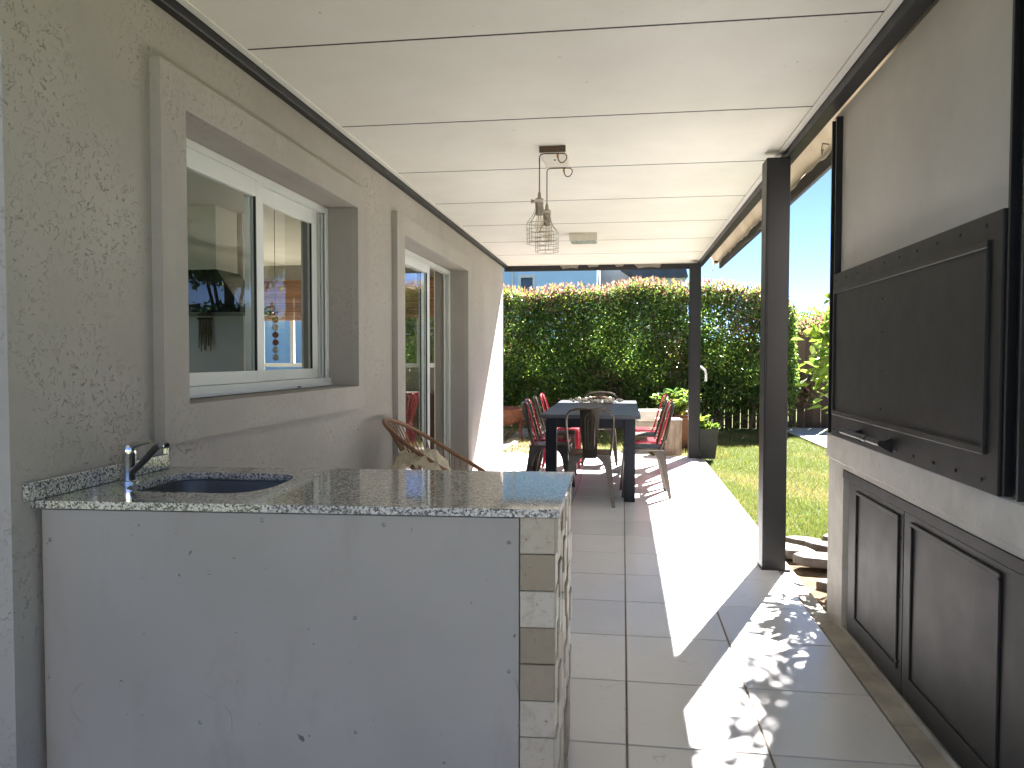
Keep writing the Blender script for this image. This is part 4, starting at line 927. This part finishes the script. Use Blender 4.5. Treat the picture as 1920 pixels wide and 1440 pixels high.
for A, B in zip(rg, rg[1:]):
    for q in range(4): t.faces.new((A[q], A[(q + 1) % 4], B[(q + 1) % 4], B[q]))
t.faces.new(rg[0][::-1]); t.faces.new(rg[-1]); m.build('body', 'pot_black', sp_)
MB().box(-0.12, 0.12, -0.12, 0.12, 0.34, 0.365).build('soil', 'soil', sp_)
lt = empty('leafy_plant', (1.105, 10.36, 0.34), 0, 'bright green lettuce-like plant growing in the black square pot', 'plant')
P = []; D = []
for q in range(150):
    a = RNG.uniform(0, 6.28); r_ = 0.1 * math.sqrt(RNG.uniform()); P.append((r_ * math.cos(a), r_ * math.sin(a), 0.02)); D.append((math.cos(a) * 0.8, math.sin(a) * 0.8, 0.7))
for q in range(46):
    P.append((-0.06 + RNG.normal(0, 0.03), RNG.normal(0, 0.03), RNG.uniform(0.04, 0.15))); D.append((RNG.normal(0, 0.6), RNG.normal(0, 0.6), 0.6))
o = leaves('foliage', np.array(P), 0.10, ['leaf_lettuce', 'leaf_lime'], lt, RNG.integers(0, 2, len(P)), 0.4, 0.6, np.array(D)); o['kind'] = 'stuff'
MB().tube([(-0.06, 0, 0), (-0.055, 0, 0.08), (-0.065, 0.005, 0.15)], [0.006, 0.005, 0.003], 6).build('stem', 'leaf_lime', lt)
st_ = MB().box(-0.012, 0.012, -0.004, 0.004, 0, 0.15, 0.003).build('plant_stake', 'concrete', None); st_.location = (1.175, 10.40, 0.34); tag(st_, 'grey flat plant stake stuck into the black square pot', 'stake')
pp = empty('garden_pipe', (0.925, 10.52, -0.05), 0, 'white bent garden water pipe rising behind the far patio post', 'pipe')
MB().tube([(0, 0, 0), (0, 0, 1.17), (0.015, 0, 1.215), (0.06, 0, 1.232), (0.12, 0, 1.222), (0.165, 0, 1.185), (0.178, 0, 1.13), (0.176, 0, 1.05)], 0.014, 10).build('pipe', 'pvc', pp, True)
MB().tube([(0.176, 0, 1.06), (0.176, 0, 1.035)], 0.017, 10).build('nozzle', 'pvc', pp, True)

# slate stones edging the planting bed
stones = [((1.16, 5.33), 0.13, 0.16, 0.05), ((1.40, 5.42), 0.16, 0.12, 0.06), ((1.62, 5.50), 0.14, 0.13, 0.06), ((1.24, 5.06), 0.19, 0.12, 0.07), ((1.52, 5.16), 0.15, 0.12, 0.07), ((1.30, 5.70), 0.15, 0.10, 0.03),
          ((1.55, 5.78), 0.13, 0.10, 0.035), ((1.36, 4.86), 0.13, 0.08, 0.045), ((1.22, 4.66), 0.10, 0.09, 0.02), ((1.48, 4.58), 0.13, 0.10, 0.05), ((1.75, 5.25), 0.12, 0.12, 0.05), ((1.12, 5.55), 0.08, 0.10, 0.02)]
sides = ['touching the kerb by the near post', 'in the middle of the rock edging', 'toward the lawn in the rock edging', 'overhanging the soil beside the kerb', 'overhanging the soil behind the barbecue', 'flush with the lawn edge', 'at the lawn edge behind the barbecue', 'low in the soil beyond the barbecue', 'half buried next to the kerb', 'half buried behind the barbecue pier', 'hidden deepest behind the barbecue', 'small beside the kerb on the lawn']
for ((x_, y_), rx, ry, z_), sd2 in zip(stones, sides):
    n_ = 7; a0 = RNG.uniform(0, 6); pts = [(rx * RNG.uniform(0.72, 1.3) * math.cos(a0 + 2 * math.pi * q / n_), ry * RNG.uniform(0.8, 1.12) * math.sin(a0 + 2 * math.pi * q / n_)) for q in range(n_)]
    s_ = MB().prism(pts, -0.04, 0.018, 0.006).build('slate_stone', 'slate'); s_.location = (x_, y_, z_ - 0.04); s_.scale = (0.92, 0.92, 1); s_.rotation_euler = (RNG.normal(0, 0.04), RNG.normal(0, 0.04), 0)
    tag(s_, 'flat slate stone ' + sd2, 'stone', 'slate stones edging the bed')

# lawn blades (near part in view)
n = 150000
yy = 4.6 + 10.4 * RNG.uniform(size=n) ** 1.25; xx = 1.06 + RNG.uniform(size=n) * (yy * 0.30 + 0.6)
keep = ~((xx < 1.95) & (yy < 5.75) & (yy > 3.5)) & ~((xx > 2.97) & (yy > 6.95))
xx, yy = xx[keep], yy[keep]
patch = np.sin(xx * 2.1 + 1) * np.sin(yy * 1.3) + 0.5 * np.sin(xx * 5 + yy * 3) + RNG.normal(0, 0.6, len(xx))
gr = blades('lawn_grass', np.stack([xx, yy, np.full(len(xx), -0.062)], 1), 0.035, 0.006, ['blade_green', 'blade_straw'], (patch > 0.75).astype(int), None, 0.5)
tag(gr, 'short sunlit lawn grass beyond the patio kerb', 'grass', kind='stuff')
n = 14000; xx = RNG.uniform(-3.2, 1.5, n); yy = RNG.uniform(10.45, 14.4, n); keep = ~((xx > -1.2) & (xx < 0.42) & (yy < 10.9))
g2 = blades('weedy_grass', np.stack([xx, yy, np.full(n, -0.05)], 1)[keep], 0.05, 0.008, ['blade_green', 'blade_straw'], RNG.integers(0, 2, n)[keep], None, 0.5)
tag(g2, 'patchy straw coloured grass between the patio end and hedge', 'grass', kind='stuff')
n = 2600; xx = RNG.uniform(-2.8, -0.6, n); yy = RNG.uniform(10.45, 13.6, n)
dl = leaves('leaf_litter', np.stack([xx, yy, np.full(n, -0.035)], 1), 0.05, ['leaf_dry', 'blade_straw'], None, RNG.integers(0, 2, n), 3.0, 0.5); tag(dl, 'dry fallen leaves scattered beside the garden path', 'leaves', kind='stuff')

# ------------------------------------------------------------------ citrus tree behind the barbecue
CB = np.array([2.0, 5.8, -0.05])
ci = empty('citrus_tree', tuple(CB), 0, 'young citrus tree with glossy lime green leaves behind the barbecue', 'tree')
MB().tube([(0, 0, 0), (0.01, -0.02, 0.5), (-0.02, 0.0, 1.0), (0.0, 0.15, 1.8), (-0.08, 0.4, 2.7), (-0.16, 0.6, 3.5)], [0.045, 0.04, 0.036, 0.028, 0.018, 0.006], 9).build('trunk', 'bark', ci, True)
cl = []
for c, r_, n_ in [((1.51, 5.24, 1.28), (0.28, 0.34, 0.36), 62), ((1.68, 5.32, 1.65), (0.34, 0.36, 0.28), 26), ((1.56, 5.22, 0.95), (0.24, 0.22, 0.2), 12), ((2.25, 5.5, 2.2), (0.45, 0.5, 0.5), 40), ((2.2, 5.4, 1.4), (0.4, 0.4, 0.4), 20)]:
    for q in range(n_):
        d = RNG.normal(size=3); d /= np.linalg.norm(d); cl.append((np.array(c) + d * np.array(r_) * RNG.uniform(0.5, 1.0), d))
for q in range(46):
    t_ = RNG.uniform(-0.75, 0.75); dz = RNG.uniform(-0.35, 0.4); sd3 = RNG.uniform(-0.13, 0.25)
    cl.append((np.array([1.80 + 0.37 * t_ + sd3 + 0.379 * dz, 6.45 + t_ + 1.002 * dz, 3.4 + dz]), RNG.normal(size=3)))
P = []; D = []
for e, d in cl:
    e = e - CB; zb_ = min(max(0.6, e[2] - 0.45), 3.3)
    if e[2] + CB[2] > 1.75 and (e[0] + CB[0] - 0.05) / (e[1] + CB[1]) < 0.268: continue
    base = np.array([-0.05 * zb_, 0.16 * max(zb_ - 1.0, 0), zb_])
    MB().tube([tuple(base), tuple((base + e) / 2 + np.array([0, 0, 0.05])), tuple(e)], [0.008, 0.005, 0.002], 5).build('twig', 'bark', ci)
    for k_ in range(9):
        P.append(e + RNG.normal(0, 0.05, 3)); D.append(d * 0.8 + RNG.normal(0, 0.5, 3) + np.array([0, 0, 0.1]))
o = leaves('foliage', np.array(P), 0.088, ['leaf_citrus', 'leaf_citrus_dark', 'leaf_lime'], ci, RNG.choice(3, len(P), p=[0.6, 0.25, 0.15]), 0.8, 0.48, np.array(D)); o['kind'] = 'stuff'

# ------------------------------------------------------------------ hedge
hd = empty('hedge', (-0.4, 14.7, -0.06), 0, 'tall clipped photinia hedge with bronze young tips along the back fence', 'hedge')
hd.location = (0, 0, -0.05)
HX0, HX1 = -4.6, 3.12
def htop(x): return 2.66 + 0.05 * np.sin(x * 1.7 + 0.6) + 0.04 * np.sin(x * 4.3) - 0.08 * np.clip((-x - 1.2) / 2, 0, 1) - 0.55 * np.clip((x - 2.75) / 0.4, 0, 1) ** 2
n = 138000
x = RNG.uniform(HX0, HX1, n); u = RNG.uniform(size=n)
zt_ = htop(x); z = zt_ * RNG.uniform(size=n) ** 0.92
front = 14.38 + 0.10 * np.sin(x * 3.1 + z * 2.0) + 0.07 * np.sin(x * 7.3 - z * 5.1) + 0.35 * np.clip(z - (zt_ - 0.35), 0, 1)
y = front + 0.58 * u ** 1.2
dens = 0.88 + 0.12 * np.sin(x * 2.3 + 1.0) * np.sin(z * 2.9 + x) + 0.2 * np.sin(x * 5.7 + z * 3.3) * np.sin(z * 6.1 - x * 2.2)
dens *= np.clip((z - 0.18) / 0.5, 0.04, 1); dens = np.where(z > zt_ - 0.3, 1.0, dens)
keep = RNG.uniform(size=n) < np.clip(dens, 0.05, 1)
x, y, z, zt_ = x[keep], y[keep], z[keep], zt_[keep]; n = len(x)
topness = np.clip((z - (zt_ - 0.55)) / 0.55, 0, 1); pn = np.sin(x * 2.7 + 2) * np.sin(z * 2.4 + x * 1.4) + RNG.normal(0, 0.45, n)
r_ = RNG.uniform(size=n); idx = np.where(r_ < 0.34, 0, np.where(r_ < 0.78, 1, 2))
idx = np.where((pn > 0.75) & (RNG.uniform(size=n) < 0.5), 3, idx)
idx = np.where(RNG.uniform(size=n) < topness ** 2 * 0.32, 3, idx); idx = np.where(RNG.uniform(size=n) < topness ** 3 * 0.34, 4, idx)
o = leaves('foliage', np.stack([x, y, z], 1), 0.066, ['leaf_dark', 'leaf_mid', 'leaf_lime', 'leaf_bronze', 'leaf_pink'], hd, idx, 0.5, 0.5); o['kind'] = 'stuff'
n = 1700; x = RNG.uniform(HX0, HX1 - 0.1, n); z = htop(x) + RNG.uniform(-0.03, 0.10, n); y = 14.6 + RNG.uniform(0, 0.4, n)
o = leaves('young_shoots', np.stack([x, y, z], 1), 0.07, ['leaf_pink', 'leaf_bronze', 'leaf_lime'], hd, RNG.choice(3, n, p=[0.6, 0.25, 0.15]), 0.3, 0.4, np.tile(np.array([0, 0, 1.0]), (n, 1))); o['kind'] = 'stuff'
xs_ = HX0 + 0.2
while xs_ < HX1 - 0.1:
    for q in range(2):
        bx_ = xs_ + RNG.uniform(-0.08, 0.08); pts = [(bx_, 14.75, 0)]
        for f in (0.4, 0.9, 1.5, 2.1): pts.append((bx_ + RNG.normal(0, 0.05) * f, 14.75 + RNG.normal(0, 0.06), f))
        MB().tube(pts, [0.035, 0.03, 0.024, 0.016, 0.008], 7).build('stem', 'bark', hd, True)
    xs_ += 0.62
sh = empty('side_hedge', (9.6, 7, -0.06), 0, 'loose dark green hedge along the far side of the pool deck', 'hedge')
n = 26000; y = RNG.uniform(-8, 8.0, n); z = 3.1 * RNG.uniform(size=n); x = RNG.uniform(-0.5, 0.5, n) + 0.15 * np.sin(y * 2 + z * 3)
z = z * (1 + 0.12 * np.sin(y * 1.9) + 0.08 * np.sin(y * 4.7))
o = leaves('foliage', np.stack([x, y, z], 1), 0.15, ['leaf_dark', 'leaf_mid', 'leaf_lime'], sh, RNG.choice(3, n, p=[0.5, 0.4, 0.1]), 0.5, 0.5); o['kind'] = 'stuff'
for q in range(16): MB().tube([(0, -7.5 + q, 0), (0.05, -7.45 + q, 1.2), (-0.03, -7.5 + q, 2.6)], [0.06, 0.045, 0.015], 7).build('stem', 'bark', sh, True)
# ------------------------------------------------------------------ board fence
fe = empty('board_fence', (0, 15.3, 0), 0, 'dark brown vertical board fence behind the hedge and deck', 'fence'); fe.location = (0, 0, 0)
bm_ = MB().box(0, 0.137, 0, 0.022, -0.06, 1.60, 0.003).mesh('board', 'fence_wood')
bm2 = MB().box(0, 0.137, 0, 0.022, -0.06, 1.70, 0.003).mesh('board', 'fence_wood')
for q in range(96):
    x_ = -5.0 + q * 0.148; b_ = link('board', bm2 if 3.28 < x_ < 3.62 else bm_, fe, (x_ + RNG.normal(0, 0.003), 15.22, RNG.normal(0, 0.008))); b_.rotation_euler[1] = RNG.normal(0, 0.004)
for z_ in (0.35, 1.30): box('rail', 'fence_wood', -5.0, 9.3, 15.243, 15.29, z_, z_ + 0.09, fe)
for q in range(7): box('post', 'fence_wood', -4.9 + q * 2.3, -4.8 + q * 2.3, 15.291, 15.39, -0.06, 1.55, fe)

gw = empty('bounce_wall', (0, -12.0, -0.06), 0, 'added unseen wall behind the camera bouncing sunlight onto the patio', 'wall')  # wall added out of view to bounce warm sunlight toward the counter
MB().box(-9, 9, -0.1, 0.1, 0, 1.9, 0.01).build('wall', 'plaster_grey', gw); MB().box(-9.04, 9.04, -0.14, 0.14, 1.901, 1.96, 0.01).build('coping', 'concrete', gw)
# ------------------------------------------------------------------ trees behind the fence
def tree(name, loc, h, rad, nleaf, size, mats, p, lb, th=None, cone=1.0):
    t_ = empty(name, loc, 0, lb, 'tree'); th = th or h * 0.35
    MB().tube([(0, 0, 0), (0.03, 0.02, th * 0.6), (0.0, 0.05, th), (0.05, 0.0, h * 0.85)], [0.06 * h / 3, 0.05 * h / 3, 0.04 * h / 3, 0.01], 9).build('trunk', 'bark', t_, True)
    nb = 14; cs = []
    for q in range(nb):
        a = q * 2.4; rr = rad * 0.62 * math.sqrt((q + 0.5) / nb); zz = th + (h - th) * (0.15 + 0.8 * ((q * 7) % nb) / nb)
        c = np.array([rr * math.cos(a), rr * math.sin(a), zz]); cs.append(c)
        MB().tube([(0, 0.02, th * 0.9), tuple(c * np.array([0.5, 0.5, 1]) - np.array([0, 0, 0.2])), tuple(c)], [0.03 * h / 3, 0.02 * h / 3, 0.006], 6).build('limb', 'bark', t_, True)
    P = []
    for c in cs:
        k_ = nleaf // nb; d = RNG.normal(size=(k_, 3)); d /= np.linalg.norm(d, axis=1)[:, None]
        P.append(c + d * (rad * 0.42) * RNG.uniform(0.4, 1.1, (k_, 1)) * np.array([1, 1, 0.85]))
    P = np.concatenate(P)
    o = leaves('crown', P, size, mats, t_, RNG.choice(len(mats), len(P), p=p), 0.6, 0.5); o['kind'] = 'stuff'
tree('photinia_shrub', (4.15, 17.6, -0.06), 2.75, 0.95, 9000, 0.08, ['leaf_pink', 'leaf_bronze', 'leaf_mid'], [0.4, 0.3, 0.3], 'rounded shrub with pinkish bronze leaves beyond the board fence')
tree('photinia_shrub', (3.35, 15.0, -0.06), 1.15, 0.34, 1400, 0.06, ['leaf_pink', 'leaf_bronze', 'leaf_mid'], [0.4, 0.3, 0.3], 'low pink leaved shrub at the end of the hedge before the boards', 0.5)
tree('garden_tree', (6.6, 27.0, -0.06), 3.3, 1.7, 9000, 0.16, ['leaf_mid', 'leaf_dark', 'leaf_lime'], [0.45, 0.3, 0.25], 'green garden tree far beyond the fence, nearer the blue house')
tree('garden_tree', (10.6, 26.0, -0.06), 8.0, 2.8, 16000, 0.19, ['leaf_mid', 'leaf_dark', 'leaf_lime'], [0.3, 0.5, 0.2], 'darker taller garden tree far beyond the fence', 1.2)
tree('garden_tree', (14.2, 25.0, -0.06), 8.5, 3.0, 14000, 0.18, ['leaf_mid', 'leaf_dark', 'leaf_lime'], [0.5, 0.2, 0.3], 'broad garden tree beyond the pool deck fence', 1.2)

# ------------------------------------------------------------------ neighbouring houses
nb = empty('neighbour_house', (-5, 27, 0), 0, 'pale blue two storey house rising behind the hedge', 'house'); nb.location = (0, 0, 0)
def cut(u, z): return not (-3.62 < u < -3.10 and 3.0 < z < 4.18) and not (-4.9 < u < -4.25 and 3.0 < z < 4.0)
grid_wall('wall', 'house_blue', 27.25, 27.0, [-16, -4.9, -4.25, -3.62, -3.10, -0.9], [-0.1, 3.0, 4.0, 4.18, 6.6], cut, 'Y', nb)
box('wall', 'house_blue', -16, -15.75, 27.26, 34, -0.1, 6.6, nb); box('wall', 'house_pale', -1.15, -0.901, 27.26, 34, -0.1, 6.6, nb)
box('roof', 'house_pale', -16.2, -0.7, 26.9, 34.2, 6.61, 6.8, nb)
for (a, b, zb) in ((-4.9, -4.25, 4.0), (-3.62, -3.10, 4.18)):
    wd_ = empty('window'); wd_.parent = nb
    box('pane', 'window_dark', a, b, 27.14, 27.16, 3.0, zb, wd_)
    for (u0, u1, z0, z1) in ((a - 0.04, b + 0.04, zb - 0.06, zb + 0.05), (a - 0.04, a + 0.05, 2.95, zb - 0.061), (b - 0.05, b + 0.04, 2.95, zb - 0.061)):
        box('frame', 'aluminium_white', u0, u1, 26.96, 27.13, z0, z1, wd_)
MB().tube([(-3.86, 26.93, 0), (-3.86, 26.93, 6.5)], 0.05, 10).build('downpipe', 'house_pale', nb, True)
box('wall', 'house_pale', -0.88, 2.25, 30.0, 30.25, -0.1, 6.0, nb)
n2 = empty('neighbour_wing', (0.6, 28.5, 0), 0, 'white single storey wing with dark slate roof beside the blue house', 'house'); n2.location = (0, 0, 0)
box('wall', 'house_pale', 0.5, 2.2, 28.2, 28.45, -0.1, 4.16, n2); box('wall', 'house_pale', 1.95, 2.199, 28.46, 29.9, -0.1, 4.16, n2)
m = MB(); m.prism([(0.55, 4.165), (2.28, 4.165), (2.2, 4.5), (-0.1, 4.62)], 0, 1.9); bmesh.ops.transform(m.b, verts=m.b.verts, matrix=Matrix(((1, 0, 0, 0), (0, 0, 1, 27.9), (0, 1, 0, 0), (0, 0, 0, 1)))); m.build('roof', 'slate_roof', n2)
